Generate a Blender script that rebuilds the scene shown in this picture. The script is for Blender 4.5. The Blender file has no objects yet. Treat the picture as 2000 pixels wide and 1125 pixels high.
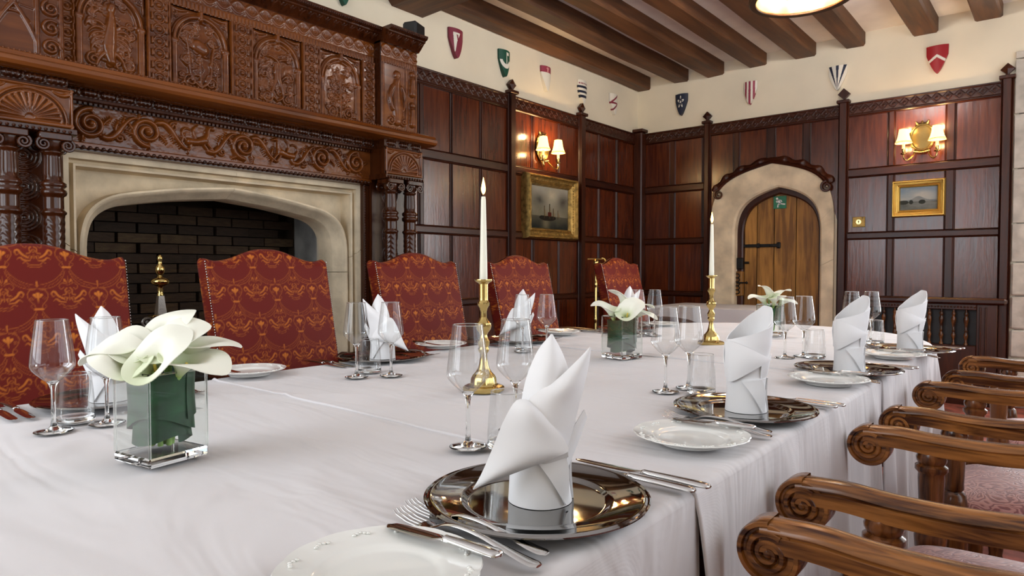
import bpy, bmesh, math, random
import numpy as np
from mathutils import Vector, Matrix, Euler

random.seed(7)
rng = np.random.default_rng(7)
S = bpy.context.scene
COL = S.collection
PI = math.pi

# ------------------------------------------------------------------ camera
cd = bpy.data.cameras.new('camera')
cam = bpy.data.objects.new('camera', cd)
COL.objects.link(cam)
cd.sensor_width = 36.0
cd.lens = 36.0 * 1280.0 / 2000.0
cd.clip_start = 0.02
cam.location = (0, 0, 1.08)
PITCH = math.atan(37.5 / 1280.0)
cam.rotation_euler = (PI / 2 - PITCH, 0, math.radians(40.2))
S.camera = cam

# ------------------------------------------------------------------ world, windows' daylight, exposure
w = bpy.data.worlds.new('sky'); S.world = w; w.use_nodes = True
nt = w.node_tree
bg = nt.nodes['Background']
bg.inputs[0].default_value = (0.72, 0.84, 1.0, 1)
bg.inputs[1].default_value = 1.2
S.view_settings.view_transform = 'Standard'
S.view_settings.look = 'None'
S.view_settings.exposure = 0.08
S.view_settings.gamma = 1.0
S.view_settings.use_curve_mapping = False
S.cycles.use_denoising = True
S.cycles.max_bounces = 14
S.cycles.transparent_max_bounces = 24
S.cycles.transmission_bounces = 12
S.cycles.sample_clamp_indirect = 6.0
S.cycles.caustics_reflective = False
S.cycles.caustics_refractive = False


def area(name, loc, rot, sx, sy, power, col):
    l = bpy.data.lights.new(name, 'AREA')
    l.shape = 'RECTANGLE'; l.size = sx; l.size_y = sy
    l.energy = power; l.color = col
    o = bpy.data.objects.new(name, l); COL.objects.link(o)
    o.location = loc; o.rotation_euler = rot
    return o


# daylight through the three windows (near wall, right wall, bay beside the back wall)
for wx in (-2.70, -1.50):
    area('daylight_near', (wx, -1.42, 1.85), (PI / 2, 0, 0), 1.0, 1.8, 27, (0.91, 0.95, 1.0))
area('daylight_right', (1.55, 2.9, 1.75), (0, PI / 2, 0), 1.9, 4.6, 52, (0.93, 0.96, 1.0))
area('daylight_bay', (0.55, 7.2, 1.7), (-PI / 2, 0, 0), 1.4, 1.9, 110, (0.95, 0.97, 1.0))


def point(name, loc, power, col, r=0.03):
    l = bpy.data.lights.new(name, 'POINT'); l.energy = power; l.color = col; l.shadow_soft_size = r
    o = bpy.data.objects.new(name, l); COL.objects.link(o); o.location = loc
    return o


WARM = (1.0, 0.66, 0.30)


# ------------------------------------------------------------------ helpers: objects
def tag(o, label=None, cat=None, group=None, kind=None):
    if label: o['label'] = label
    if cat: o['category'] = cat
    if group: o['group'] = group
    if kind: o['kind'] = kind
    return o


def empty(name, loc=(0, 0, 0), rz=0.0, label=None, cat=None, group=None, kind=None, parent=None):
    o = bpy.data.objects.new(name, None); COL.objects.link(o)
    o.location = loc; o.rotation_euler = (0, 0, rz); o.empty_display_size = 0.05
    if parent: o.parent = parent
    return tag(o, label, cat, group, kind)


def copy_tree(o, parent=None):
    c = o.copy(); COL.objects.link(c)
    if parent is not None: c.parent = parent
    for ch in list(o.children): copy_tree(ch, c)
    return c


class MB:
    """collects pieces of one mesh"""
    def __init__(s):
        s.v = []; s.f = []; s.n = 0; s.big = False

    def add(s, vs, fs):
        vs = np.asarray(vs, float).reshape(-1, 3)
        b = s.n
        s.v.append(vs); s.n += len(vs)
        if isinstance(fs, np.ndarray):
            s.f.extend((fs + b).tolist())
        else:
            s.f.extend([[i + b for i in f] for f in fs])
        return s

    def box(s, x0, x1, y0, y1, z0, z1, c=0.0):
        x0, x1 = min(x0, x1), max(x0, x1); y0, y1 = min(y0, y1), max(y0, y1); z0, z1 = min(z0, z1), max(z0, z1)
        if c <= 0:
            vs = [(x, y, z) for x in (x0, x1) for y in (y0, y1) for z in (z0, z1)]
            fs = [(0, 1, 3, 2), (4, 6, 7, 5), (0, 4, 5, 1), (2, 3, 7, 6), (0, 2, 6, 4), (1, 5, 7, 3)]
            return s.add(vs, fs)
        c = min(c, (x1 - x0) * .45, (y1 - y0) * .45, (z1 - z0) * .45)
        vs = []; ix = {}
        for sx in (0, 1):
            for sy in (0, 1):
                for sz in (0, 1):
                    X = (x0, x1)[sx]; Y = (y0, y1)[sy]; Z = (z0, z1)[sz]
                    dx = c * (1, -1)[sx]; dy = c * (1, -1)[sy]; dz = c * (1, -1)[sz]
                    ix[sx, sy, sz] = len(vs)
                    vs += [(X, Y + dy, Z + dz), (X + dx, Y, Z + dz), (X + dx, Y + dy, Z)]
        fs = []
        for k in (0, 1):
            fs.append([ix[k, a, b] for a, b in ((0, 0), (1, 0), (1, 1), (0, 1))])
            fs.append([ix[a, k, b] + 1 for a, b in ((0, 0), (1, 0), (1, 1), (0, 1))])
            fs.append([ix[a, b, k] + 2 for a, b in ((0, 0), (1, 0), (1, 1), (0, 1))])
        for a in (0, 1):
            for b in (0, 1):
                fs.append([ix[a, b, 0], ix[a, b, 1], ix[a, b, 1] + 1, ix[a, b, 0] + 1])
                fs.append([ix[a, 0, b], ix[a, 1, b], ix[a, 1, b] + 2, ix[a, 0, b] + 2])
                fs.append([ix[0, a, b] + 1, ix[1, a, b] + 1, ix[1, a, b] + 2, ix[0, a, b] + 2])
        for k in ix.values(): fs.append([k, k + 1, k + 2])
        return s.add(vs, fs)

    def grid(s, P, cu=False, cv=False, flip=False):
        P = np.asarray(P, float); m, n = P.shape[:2]
        i = np.arange(m if cu else m - 1); j = np.arange(n if cv else n - 1)
        I, J = np.meshgrid(i, j, indexing='ij'); I = I.ravel(); J = J.ravel()
        I2 = (I + 1) % m; J2 = (J + 1) % n
        F = np.stack([I * n + J, I2 * n + J, I2 * n + J2, I * n + J2], 1)
        if flip: F = F[:, ::-1]
        return s.add(P.reshape(-1, 3), F)

    def lathe(s, prof, n=32, c=(0, 0, 0), mod=None, sq=1.0):
        a = np.linspace(0, 2 * PI, n, endpoint=False)
        pr = np.asarray(prof, float)
        R = pr[:, 0][:, None] * np.ones(n)[None]
        Z = pr[:, 1][:, None] * np.ones(n)[None]
        if mod is not None: R = R * mod(Z, a[None] + 0 * Z)
        P = np.stack([c[0] + R * np.cos(a), c[1] + R * np.sin(a) * sq, c[2] + Z], -1)
        return s.grid(P, cv=True, flip=True)

    def tube(s, pts, r, n=8, caps=True, sx=1.0, closed=False):
        pts = [Vector(p) for p in pts]; m = len(pts)
        rs = r if hasattr(r, '__len__') else [r] * m
        rings = []; ref = None
        for i, p in enumerate(pts):
            if closed: t = pts[(i + 1) % m] - pts[i - 1]
            else: t = pts[min(i + 1, m - 1)] - pts[max(i - 1, 0)]
            t.normalize()
            if ref is None:
                ref = Vector((0, 0, 1)) if abs(t.z) < .9 else Vector((1, 0, 0))
            u = ref - t * ref.dot(t); u.normalize(); ref = u
            v = t.cross(u)
            rings.append([p + u * (rs[i] * math.cos(2 * PI * k / n)) + v * (rs[i] * sx * math.sin(2 * PI * k / n)) for k in range(n)])
        P = np.array([[tuple(q) for q in rg] for rg in rings])
        b = s.n
        s.grid(P, cu=closed, cv=True)
        if caps and not closed:
            s.f.append([b + k for k in range(n)][::-1]); s.f.append([b + (m - 1) * n + k for k in range(n)])
        return s

    def prism(s, poly, o, ax, ay, ext):
        """closed polygon (2d) placed at o with axes ax, ay and pushed along ext"""
        o = np.array(o, float); ax = np.array(ax, float); ay = np.array(ay, float); ext = np.array(ext, float)
        p = np.asarray(poly, float); m = len(p)
        A = o + p[:, :1] * ax + p[:, 1:2] * ay
        fs = [list(range(m))[::-1], [m + i for i in range(m)]]
        fs += [[i, (i + 1) % m, m + (i + 1) % m, m + i] for i in range(m)]
        return s.add(np.concatenate([A, A + ext]), fs)

    def sphere(s, c, r, n=12, m=8):
        th = np.linspace(0.001, PI - 0.001, m + 1)
        r3 = r if hasattr(r, '__len__') else (r, r, r)
        a = np.linspace(0, 2 * PI, n, endpoint=False)
        P = np.stack([c[0] + r3[0] * np.sin(th)[:, None] * np.cos(a), c[1] + r3[1] * np.sin(th)[:, None] * np.sin(a),
                      c[2] + r3[2] * np.cos(th)[:, None] * np.ones(n)], -1)
        return s.grid(P, cv=True)

    def xf(s, M):
        """transform all so far"""
        M = np.array(M)
        s.v = [v @ M[:3, :3].T + M[:3, 3] for v in s.v]
        return s

    def build(s, name, mat, parent=None, smooth=35, recalc=True, loc=None, rz=0.0, colors=None, kind=None):
        me = bpy.data.meshes.new(name)
        V = np.concatenate(s.v) if s.v else np.zeros((0, 3))
        me.from_pydata(V.tolist(), [], s.f)
        if recalc and len(s.f) < 6000:
            bm = bmesh.new(); bm.from_mesh(me)
            bmesh.ops.recalc_face_normals(bm, faces=bm.faces[:])
            bm.to_mesh(me); bm.free()
        if colors is not None:
            a = me.color_attributes.new('Col', 'FLOAT_COLOR', 'POINT')
            c = np.ones((len(V), 4), np.float32); c[:, :3] = colors
            a.data.foreach_set('color', c.ravel())
        if smooth:
            me.shade_smooth()
            if smooth < 180:
                me.set_sharp_from_angle(angle=math.radians(smooth))
        if mat is not None: me.materials.append(mat)
        me.update()
        o = bpy.data.objects.new(name, me); COL.objects.link(o)
        if parent: o.parent = parent
        if loc is not None: o.location = loc
        if rz: o.rotation_euler = (0, 0, rz)
        if kind: o['kind'] = kind
        return o


def from_mesh(name, src, parent=None, loc=(0, 0, 0), rot=(0, 0, 0), sc=None):
    o = bpy.data.objects.new(name, src.data if hasattr(src, 'data') else src); COL.objects.link(o)
    if parent: o.parent = parent
    o.location = loc; o.rotation_euler = rot
    if sc: o.scale = sc
    return o


def bez(pts, n=12):
    """Bezier curve through control points list (any degree)"""
    P = np.asarray(pts, float); t = np.linspace(0, 1, n)[:, None]
    Q = [P[i][None] * np.ones_like(t) for i in range(len(P))]
    while len(Q) > 1: Q = [Q[i] * (1 - t) + Q[i + 1] * t for i in range(len(Q) - 1)]
    return Q[0]


def crv(pts, n=40):
    """Catmull-Rom through the points"""
    P = np.asarray(pts, float); m = len(P)
    E = np.concatenate([[2 * P[0] - P[1]], P, [2 * P[-1] - P[-2]]])
    out = []
    for t in np.linspace(0, m - 1 - 1e-9, n):
        i = int(t); f = t - i
        a, b, c, d = E[i], E[i + 1], E[i + 2], E[i + 3]
        out.append(.5 * ((2 * b) + (c - a) * f + (2 * a - 5 * b + 4 * c - d) * f * f + (3 * b - a - 3 * c + d) * f ** 3))
    return np.array(out)


def vnoise(X, Y, seed=0):
    """smooth value noise, numpy"""
    r = np.random.default_rng(seed).random((64, 64))
    xi = np.floor(X).astype(int); yi = np.floor(Y).astype(int)
    fx = X - xi; fy = Y - yi
    fx = fx * fx * (3 - 2 * fx); fy = fy * fy * (3 - 2 * fy)
    g = lambda a, b: r[a % 64, b % 64]
    return (g(xi, yi) * (1 - fx) + g(xi + 1, yi) * fx) * (1 - fy) + (g(xi, yi + 1) * (1 - fx) + g(xi + 1, yi + 1) * fx) * fy


def fbm(X, Y, seed=0, o=4):
    return sum(vnoise(X * 2 ** k, Y * 2 ** k, seed + k) * .5 ** (k + 1) for k in range(o))


# ------------------------------------------------------------------ helpers: materials
def new_mat(name):
    m = bpy.data.materials.new(name); m.use_nodes = True
    nt = m.node_tree
    return m, nt, nt.nodes['Principled BSDF']


def N(nt, t, **kw):
    n = nt.nodes.new(t)
    for k, v in kw.items():
        if k.startswith('i_'):
            n.inputs[int(k[2:]) if k[2:].isdigit() else k[2:]].default_value = v
        else: setattr(n, k, v)
    return n


def ramp(nt, fac, stops):
    r = nt.nodes.new('ShaderNodeValToRGB')
    e = r.color_ramp.elements
    while len(e) < len(stops): e.new(.5)
    for i, (p, c) in enumerate(stops):
        e[i].position = p; e[i].color = (*c, 1)
    nt.links.new(fac, r.inputs[0])
    return r.outputs[0]


def coords(nt, scale, kind='Object', rnd=True):
    tc = N(nt, 'ShaderNodeTexCoord'); mp = N(nt, 'ShaderNodeMapping')
    mp.inputs['Scale'].default_value = scale
    nt.links.new(tc.outputs[kind], mp.inputs[0])
    if rnd:
        oi = N(nt, 'ShaderNodeObjectInfo'); ml = N(nt, 'ShaderNodeMath', operation='MULTIPLY'); ml.inputs[1].default_value = 37.0
        nt.links.new(oi.outputs['Random'], ml.inputs[0])
        nt.links.new(ml.outputs[0], mp.inputs['Location'])
    return mp.outputs[0]


def plain(name, col, rough=.5, metal=0.0, bump=0.0, bscale=80, spec=.5, coat=0.0, var=0.0, vscale=6, sheen=0.0):
    m, nt, b = new_mat(name)
    b.inputs['Base Color'].default_value = (*col, 1)
    b.inputs['Roughness'].default_value = rough; b.inputs['Metallic'].default_value = metal
    b.inputs['Specular IOR Level'].default_value = spec
    b.inputs['Coat Weight'].default_value = coat; b.inputs['Coat Roughness'].default_value = .12
    b.inputs['Sheen Weight'].default_value = sheen
    if var:
        nz = N(nt, 'ShaderNodeTexNoise'); nz.inputs['Scale'].default_value = vscale; nz.inputs['Detail'].default_value = 6
        nt.links.new(coords(nt, (1, 1, 1), rnd=False), nz.inputs[0])
        lo = tuple(c * (1 - var) for c in col); hi = tuple(min(1, c * (1 + var)) for c in col)
        nt.links.new(ramp(nt, nz.outputs[0], [(.3, lo), (.7, hi)]), b.inputs['Base Color'])
    if bump:
        nz = N(nt, 'ShaderNodeTexNoise'); nz.inputs['Scale'].default_value = bscale; nz.inputs['Detail'].default_value = 5
        nt.links.new(coords(nt, (1, 1, 1), rnd=False), nz.inputs[0])
        bp = N(nt, 'ShaderNodeBump'); bp.inputs['Strength'].default_value = bump; bp.inputs['Distance'].default_value = .004
        nt.links.new(nz.outputs[0], bp.inputs['Height']); nt.links.new(bp.outputs[0], b.inputs['Normal'])
    return m


def wood(name, dark, light, axis='z', rough=.3, scale=1.0, coat=.0, bump=.12, fleck=0.0, rvar=.06, spec=.4, spread=.13):
    m, nt, b = new_mat(name)
    b.inputs['Specular IOR Level'].default_value = spec
    k = {'x': (2.2, 26, 26), 'y': (26, 2.2, 26), 'z': (26, 26, 2.2)}[axis]
    co = coords(nt, tuple(q * scale for q in k))
    n1 = N(nt, 'ShaderNodeTexNoise'); n1.inputs['Scale'].default_value = 1.6; n1.inputs['Detail'].default_value = 8; n1.inputs['Distortion'].default_value = .6
    nt.links.new(co, n1.inputs[0])
    k2 = {'x': (.9, 3, 3), 'y': (3, .9, 3), 'z': (3, 3, .9)}[axis]
    n2 = N(nt, 'ShaderNodeTexNoise'); n2.inputs['Scale'].default_value = 1.3; n2.inputs['Detail'].default_value = 4
    nt.links.new(coords(nt, k2), n2.inputs[0])
    mx = N(nt, 'ShaderNodeMix'); mx.inputs[0].default_value = .45
    nt.links.new(n1.outputs[0], mx.inputs[2]); nt.links.new(n2.outputs[0], mx.inputs[3])
    mid = tuple((a + c) * .5 for a, c in zip(dark, light))
    col = ramp(nt, mx.outputs[0], [(.5 - spread, dark), (.5, mid), (.5 + spread, light)])
    nt.links.new(col, b.inputs['Base Color'])
    b.inputs['Coat Weight'].default_value = coat; b.inputs['Coat Roughness'].default_value = .16
    mr = N(nt, 'ShaderNodeMapRange'); mr.inputs[3].default_value = rough - rvar; mr.inputs[4].default_value = rough + rvar
    nt.links.new(n1.outputs[0], mr.inputs[0]); nt.links.new(mr.outputs[0], b.inputs['Roughness'])
    bp = N(nt, 'ShaderNodeBump'); bp.inputs['Strength'].default_value = bump; bp.inputs['Distance'].default_value = .003
    h = n1.outputs[0]
    if fleck:
        n3 = N(nt, 'ShaderNodeTexNoise'); n3.inputs['Scale'].default_value = 9; n3.inputs['Detail'].default_value = 3; n3.inputs['Distortion'].default_value = 1.6
        nt.links.new(coords(nt, (1.6, 1.6, .7)), n3.inputs[0])
        ad = N(nt, 'ShaderNodeMath', operation='ADD'); ml = N(nt, 'ShaderNodeMath', operation='MULTIPLY'); ml.inputs[1].default_value = fleck
        nt.links.new(n3.outputs[0], ml.inputs[0]); nt.links.new(ml.outputs[0], ad.inputs[0]); nt.links.new(n1.outputs[0], ad.inputs[1]); h = ad.outputs[0]
    nt.links.new(h, bp.inputs['Height']); nt.links.new(bp.outputs[0], b.inputs['Normal'])
    nt.links.new(bp.outputs[0], b.inputs['Coat Normal'])
    return m


def vcol(name, rough=.6, sheen=0.0, bump=0.0, bscale=600, spec=.4):
    m, nt, b = new_mat(name)
    a = N(nt, 'ShaderNodeAttribute'); a.attribute_name = 'Col'
    nt.links.new(a.outputs['Color'], b.inputs['Base Color'])
    b.inputs['Roughness'].default_value = rough; b.inputs['Sheen Weight'].default_value = sheen
    b.inputs['Specular IOR Level'].default_value = spec
    if bump:
        nz = N(nt, 'ShaderNodeTexNoise'); nz.inputs['Scale'].default_value = bscale
        nt.links.new(coords(nt, (1, 1, 1), rnd=False), nz.inputs[0])
        bp = N(nt, 'ShaderNodeBump'); bp.inputs['Strength'].default_value = bump; bp.inputs['Distance'].default_value = .002
        nt.links.new(nz.outputs[0], bp.inputs['Height']); nt.links.new(bp.outputs[0], b.inputs['Normal'])
    return m


def thin_glass(name, tint=(.97, .98, .98), edge=.35, refl=1.25):
    m = bpy.data.materials.new(name); m.use_nodes = True; nt = m.node_tree; nt.nodes.clear()
    out = N(nt, 'ShaderNodeOutputMaterial'); tr = N(nt, 'ShaderNodeBsdfTransparent'); gl = N(nt, 'ShaderNodeBsdfGlossy')
    tr.inputs[0].default_value = (*tint, 1); gl.inputs['Roughness'].default_value = .02
    lw = N(nt, 'ShaderNodeLayerWeight'); lw.inputs[0].default_value = edge
    c = ramp(nt, lw.outputs['Facing'], [(0.0, tint), (.8, tuple(t * .97 for t in tint)), (1.0, tuple(t * .84 for t in tint))])
    nt.links.new(c, tr.inputs[0])
    fr = N(nt, 'ShaderNodeFresnel'); fr.inputs[0].default_value = 1.5
    mu = N(nt, 'ShaderNodeMath', operation='MULTIPLY'); mu.inputs[1].default_value = refl; mu.use_clamp = True
    nt.links.new(fr.outputs[0], mu.inputs[0])
    mn = N(nt, 'ShaderNodeMath', operation='MINIMUM'); mn.inputs[1].default_value = .30
    nt.links.new(mu.outputs[0], mn.inputs[0])
    mx = N(nt, 'ShaderNodeMixShader')
    nt.links.new(mn.outputs[0], mx.inputs[0]); nt.links.new(tr.outputs[0], mx.inputs[1]); nt.links.new(gl.outputs[0], mx.inputs[2])
    nt.links.new(mx.outputs[0], out.inputs[0])
    return m


def solid_glass(name, col=(.97, .99, .98), rough=0.0, ior=1.47):
    m, nt, b = new_mat(name)
    b.inputs['Base Color'].default_value = (*col, 1); b.inputs['Roughness'].default_value = rough
    b.inputs['Transmission Weight'].default_value = 1.0; b.inputs['IOR'].default_value = ior
    return m


def emit(name, col, strength):
    m, nt, b = new_mat(name)
    b.inputs['Base Color'].default_value = (*col, 1)
    b.inputs['Emission Color'].default_value = (*col, 1); b.inputs['Emission Strength'].default_value = strength
    return m


OAK_D, OAK_L = (.020, .0032, .001), (.062, .0125, .0028)
M = {}
M['oak_v'] = wood('dark_oak_vertical', OAK_D, OAK_L, 'z', rough=.34)
M['oak_y'] = wood('dark_oak_along_y', OAK_D, OAK_L, 'y', rough=.34)
M['oak_x'] = wood('dark_oak_along_x', OAK_D, OAK_L, 'x', rough=.34)
M['panel'] = wood('oak_panel', (.046, .0062, .0013), (.130, .025, .0046), 'z', rough=.22, bump=.22, fleck=.8, rvar=.05, spec=.6)
M['carved'] = wood('carved_oak', (.085, .020, .003), (.185, .052, .008), 'y', rough=.20, scale=.6, bump=.06, coat=.0, spec=.45)
M['carved_dark'] = wood('carved_dark_oak', (.022, .0048, .0012), (.062, .015, .0035), 'z', rough=.20, scale=.6, bump=.08)
M['beam'] = wood('beam_oak', (.050, .017, .006), (.150, .060, .021), 'y', rough=.6, scale=.5, coat=.05, bump=.5)
M['beam_x'] = wood('beam_oak_cross', (.050, .017, .006), (.150, .060, .021), 'x', rough=.6, scale=.5, coat=.05, bump=.5)
M['door'] = wood('door_oak', (.17, .070, .012), (.46, .220, .046), 'z', spread=.10, rough=.5, scale=.7, coat=.1, bump=.25)
M['chair_oak'] = wood('golden_brown_oak', (.055, .015, .004), (.36, .140, .034), 'x', spread=.075, rough=.24, scale=1.5, coat=.15, bump=.15)
M['chair_oak_v'] = wood('golden_brown_oak_upright', (.030, .008, .0025), (.20, .068, .017), 'z', spread=.08, rough=.22, scale=1.5, coat=.15, bump=.12)
M['plaster'] = plain('cream_plaster', (.80, .72, .56), .9, bump=.35, bscale=14, var=.06, vscale=2.2)
M['ceiling'] = plain('white_plaster', (.87, .83, .81), .9, bump=.3, bscale=20, var=.05)
M['stone'] = plain('limestone', (.72, .60, .42), .85, bump=.5, bscale=38, var=.22, vscale=7)
M['pier'] = plain('pale_stone', (.55, .50, .43), .9, bump=.7, bscale=24, var=.25, vscale=9)
M['brick'] = plain('sooty_brick', (.070, .040, .021), .9, bump=.8, bscale=40, var=.7, vscale=12)
def brick_mat():
    m, nt, b = new_mat('sooty_brick')
    oi = N(nt, 'ShaderNodeObjectInfo'); nz = N(nt, 'ShaderNodeTexNoise'); nz.inputs['Scale'].default_value = 14; nz.inputs['Detail'].default_value = 6
    nt.links.new(coords(nt, (.3, .3, .3)), nz.inputs[0])
    ad = N(nt, 'ShaderNodeMath', operation='MULTIPLY_ADD'); ad.inputs[1].default_value = .45; ad.inputs[2].default_value = .05
    hf = N(nt, 'ShaderNodeMath', operation='MULTIPLY_ADD'); hf.inputs[1].default_value = .5
    nt.links.new(oi.outputs['Random'], ad.inputs[0]); nt.links.new(nz.outputs[0], hf.inputs[0]); nt.links.new(ad.outputs[0], hf.inputs[2])
    nt.links.new(ramp(nt, hf.outputs[0], [(.22, (.020, .012, .007)), (.5, (.045, .025, .013)), (.66, (.062, .035, .017)), (.82, (.095, .060, .027))]), b.inputs['Base Color'])
    b.inputs['Roughness'].default_value = .9
    bp = N(nt, 'ShaderNodeBump'); bp.inputs['Strength'].default_value = .8; bp.inputs['Distance'].default_value = .01
    nt.links.new(nz.outputs[0], bp.inputs['Height']); nt.links.new(bp.outputs[0], b.inputs['Normal'])
    return m


M['brick'] = brick_mat()
M['soot'] = plain('soot', (.040, .025, .014), .95, bump=.6, bscale=20, var=.5)
M['plaster_grey'] = plain('grey_hearth_plaster', (.36, .36, .34), .9, bump=.6, bscale=16, var=.35, vscale=6)
M['carpet'] = plain('patterned_carpet', (.22, .05, .03), .95, bump=.6, bscale=300, var=.7, vscale=9)
M['silver'] = plain('polished_silver', (.66, .66, .65), .08, 1.0)
M['plate_silver'] = plain('silver_plate', (.31, .305, .295), .05, 1.0)
M['brass'] = plain('polished_brass', (.58, .43, .16), .14, 1.0)
M['old_brass'] = plain('aged_brass', (.20, .14, .05), .32, 1.0, bump=.3, bscale=150)
M['gilt'] = plain('gilded_wood', (.62, .39, .09), .32, .85, bump=.35, bscale=120)
M['gilt_old'] = plain('old_gilding', (.36, .23, .065), .38, .75, bump=.6, bscale=140, var=.5, vscale=30)
M['iron'] = plain('black_iron', (.012, .012, .013), .5, .6, bump=.3, bscale=90)
M['steel'] = plain('worn_steel', (.42, .40, .37), .35, 1.0, bump=.3, bscale=160)
M['black'] = plain('black_plastic', (.012, .012, .013), .5)
M['wax'] = plain('ivory_wax', (.90, .87, .72), .45)
M['porcelain'] = plain('white_porcelain', (.86, .86, .82), .08, coat=.6)
M['leaf'] = plain('dark_leaf', (.006, .050, .014), .45, var=.5, vscale=30)
M['stem'] = plain('pale_stem', (.35, .55, .16), .45)
M['lily'] = None
M['spadix'] = plain('spadix_yellow', (.8, .6, .12), .6)
M['white'] = plain('white_paint', (.85, .85, .82), .5)
M['green'] = plain('sign_green', (.01, .17, .085), .4)
M['shade'] = emit('lit_parchment', (1.0, .70, .25), 2.6)
M['shade_trim'] = plain('shade_trim', (.30, .10, .03), .6)
M['bulb'] = emit('lit_bulb', (1.0, .80, .45), 14)
M['flame'] = emit('candle_flame', (1.0, .55, .14), 7)
M['lining'] = plain('amber_shade_lining', (.80, .42, .09), .5)
M['bronze'] = plain('dark_bronze', (.060, .032, .018), .38, .5)
M['glass'] = thin_glass('wine_glass')
M['vase_glass'] = thin_glass('vase_glass', (.95, .98, .96), refl=.25)
M['solid'] = solid_glass('solid_glass')
M['water'] = thin_glass('water_surface', (.96, .98, .97))
M['damask'] = vcol('red_gold_damask', .6, sheen=.03, bump=.10, bscale=900, spec=.18)
M['paint'] = vcol('oil_paint', .7, bump=.12, bscale=300, spec=.08)
M['enamel'] = vcol('painted_shield', .45)
M['lily'] = vcol('calla_petal', .42, spec=.3)


def cloth(name, col=(.68, .655, .66), rough=.85, bump=.05, streak=0.0):
    m, nt, b = new_mat(name)
    b.inputs['Base Color'].default_value = (*col, 1); b.inputs['Roughness'].default_value = rough
    b.inputs['Sheen Weight'].default_value = .15; b.inputs['Specular IOR Level'].default_value = .25
    co = coords(nt, (1, 1, 1), rnd=False)
    w1 = N(nt, 'ShaderNodeTexWave'); w1.bands_direction = 'X'; w1.inputs['Scale'].default_value = 400; w1.inputs['Distortion'].default_value = 1.0
    w2 = N(nt, 'ShaderNodeTexNoise'); w2.inputs['Scale'].default_value = 5; w2.inputs['Detail'].default_value = 6
    nt.links.new(co, w1.inputs[0]); nt.links.new(co, w2.inputs[0])
    mx = N(nt, 'ShaderNodeMath', operation='MULTIPLY_ADD'); mx.inputs[1].default_value = .25
    nt.links.new(w1.outputs[0], mx.inputs[0]); nt.links.new(w2.outputs[0], mx.inputs[2])
    bp = N(nt, 'ShaderNodeBump'); bp.inputs['Strength'].default_value = bump; bp.inputs['Distance'].default_value = .01
    nt.links.new(mx.outputs[0], bp.inputs['Height']); nt.links.new(bp.outputs[0], b.inputs['Normal'])
    if streak:
        tc = N(nt, 'ShaderNodeTexCoord'); mp = N(nt, 'ShaderNodeMapping')
        mp.inputs['Rotation'].default_value = (0, 0, math.radians(-38)); mp.inputs['Scale'].default_value = (1.3, 6.5, 2.0)
        nt.links.new(tc.outputs['Object'], mp.inputs[0])
        n3 = N(nt, 'ShaderNodeTexNoise'); n3.inputs['Scale'].default_value = 1.0; n3.inputs['Detail'].default_value = 3; n3.inputs['Distortion'].default_value = .8
        nt.links.new(mp.outputs[0], n3.inputs[0])
        b2 = N(nt, 'ShaderNodeBump'); b2.inputs['Strength'].default_value = streak; b2.inputs['Distance'].default_value = .10
        nt.links.new(n3.outputs[0], b2.inputs['Height']); nt.links.new(b2.outputs[0], bp.inputs['Normal'])
    return m


M['linen'] = cloth('white_tablecloth_linen', streak=.22)
M['napkin'] = cloth('white_napkin_linen', (.86, .855, .86), .8, .03)


def brocade():
    m, nt, b = new_mat('dusty_pink_brocade')
    co = coords(nt, (1, 1, 1))
    n = N(nt, 'ShaderNodeTexNoise'); n.inputs['Scale'].default_value = 9; n.inputs['Detail'].default_value = 2; n.inputs['Distortion'].default_value = 2.2
    nt.links.new(co, n.inputs[0])
    w = N(nt, 'ShaderNodeTexWave'); w.inputs['Scale'].default_value = 1.2; w.inputs['Distortion'].default_value = 0
    m1 = N(nt, 'ShaderNodeMath', operation='MULTIPLY'); m1.inputs[1].default_value = 70
    s1 = N(nt, 'ShaderNodeMath', operation='SINE')
    nt.links.new(n.outputs[0], m1.inputs[0]); nt.links.new(m1.outputs[0], s1.inputs[0])
    mr = N(nt, 'ShaderNodeMapRange'); mr.inputs[1].default_value = -1; mr.inputs[2].default_value = 1
    nt.links.new(s1.outputs[0], mr.inputs[0])
    nt.links.new(ramp(nt, mr.outputs[0], [(.25, (.22, .055, .055)), (.45, (.42, .17, .15)), (.8, (.50, .23, .20))]), b.inputs['Base Color'])
    b.inputs['Roughness'].default_value = .5; b.inputs['Sheen Weight'].default_value = .5
    bp = N(nt, 'ShaderNodeBump'); bp.inputs['Strength'].default_value = .3; bp.inputs['Distance'].default_value = .002
    nt.links.new(mr.outputs[0], bp.inputs['Height']); nt.links.new(bp.outputs[0], b.inputs['Normal'])
    return m


M['brocade'] = brocade()

XL, YB, ZCEIL = -3.606, 6.4, 3.14

# ------------------------------------------------------------------ helpers: carved relief
def left_map(s, d, z): return np.stack([XL + d, s, z], -1)
def back_map(s, d, z): return np.stack([s, YB - d, z], -1)


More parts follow.
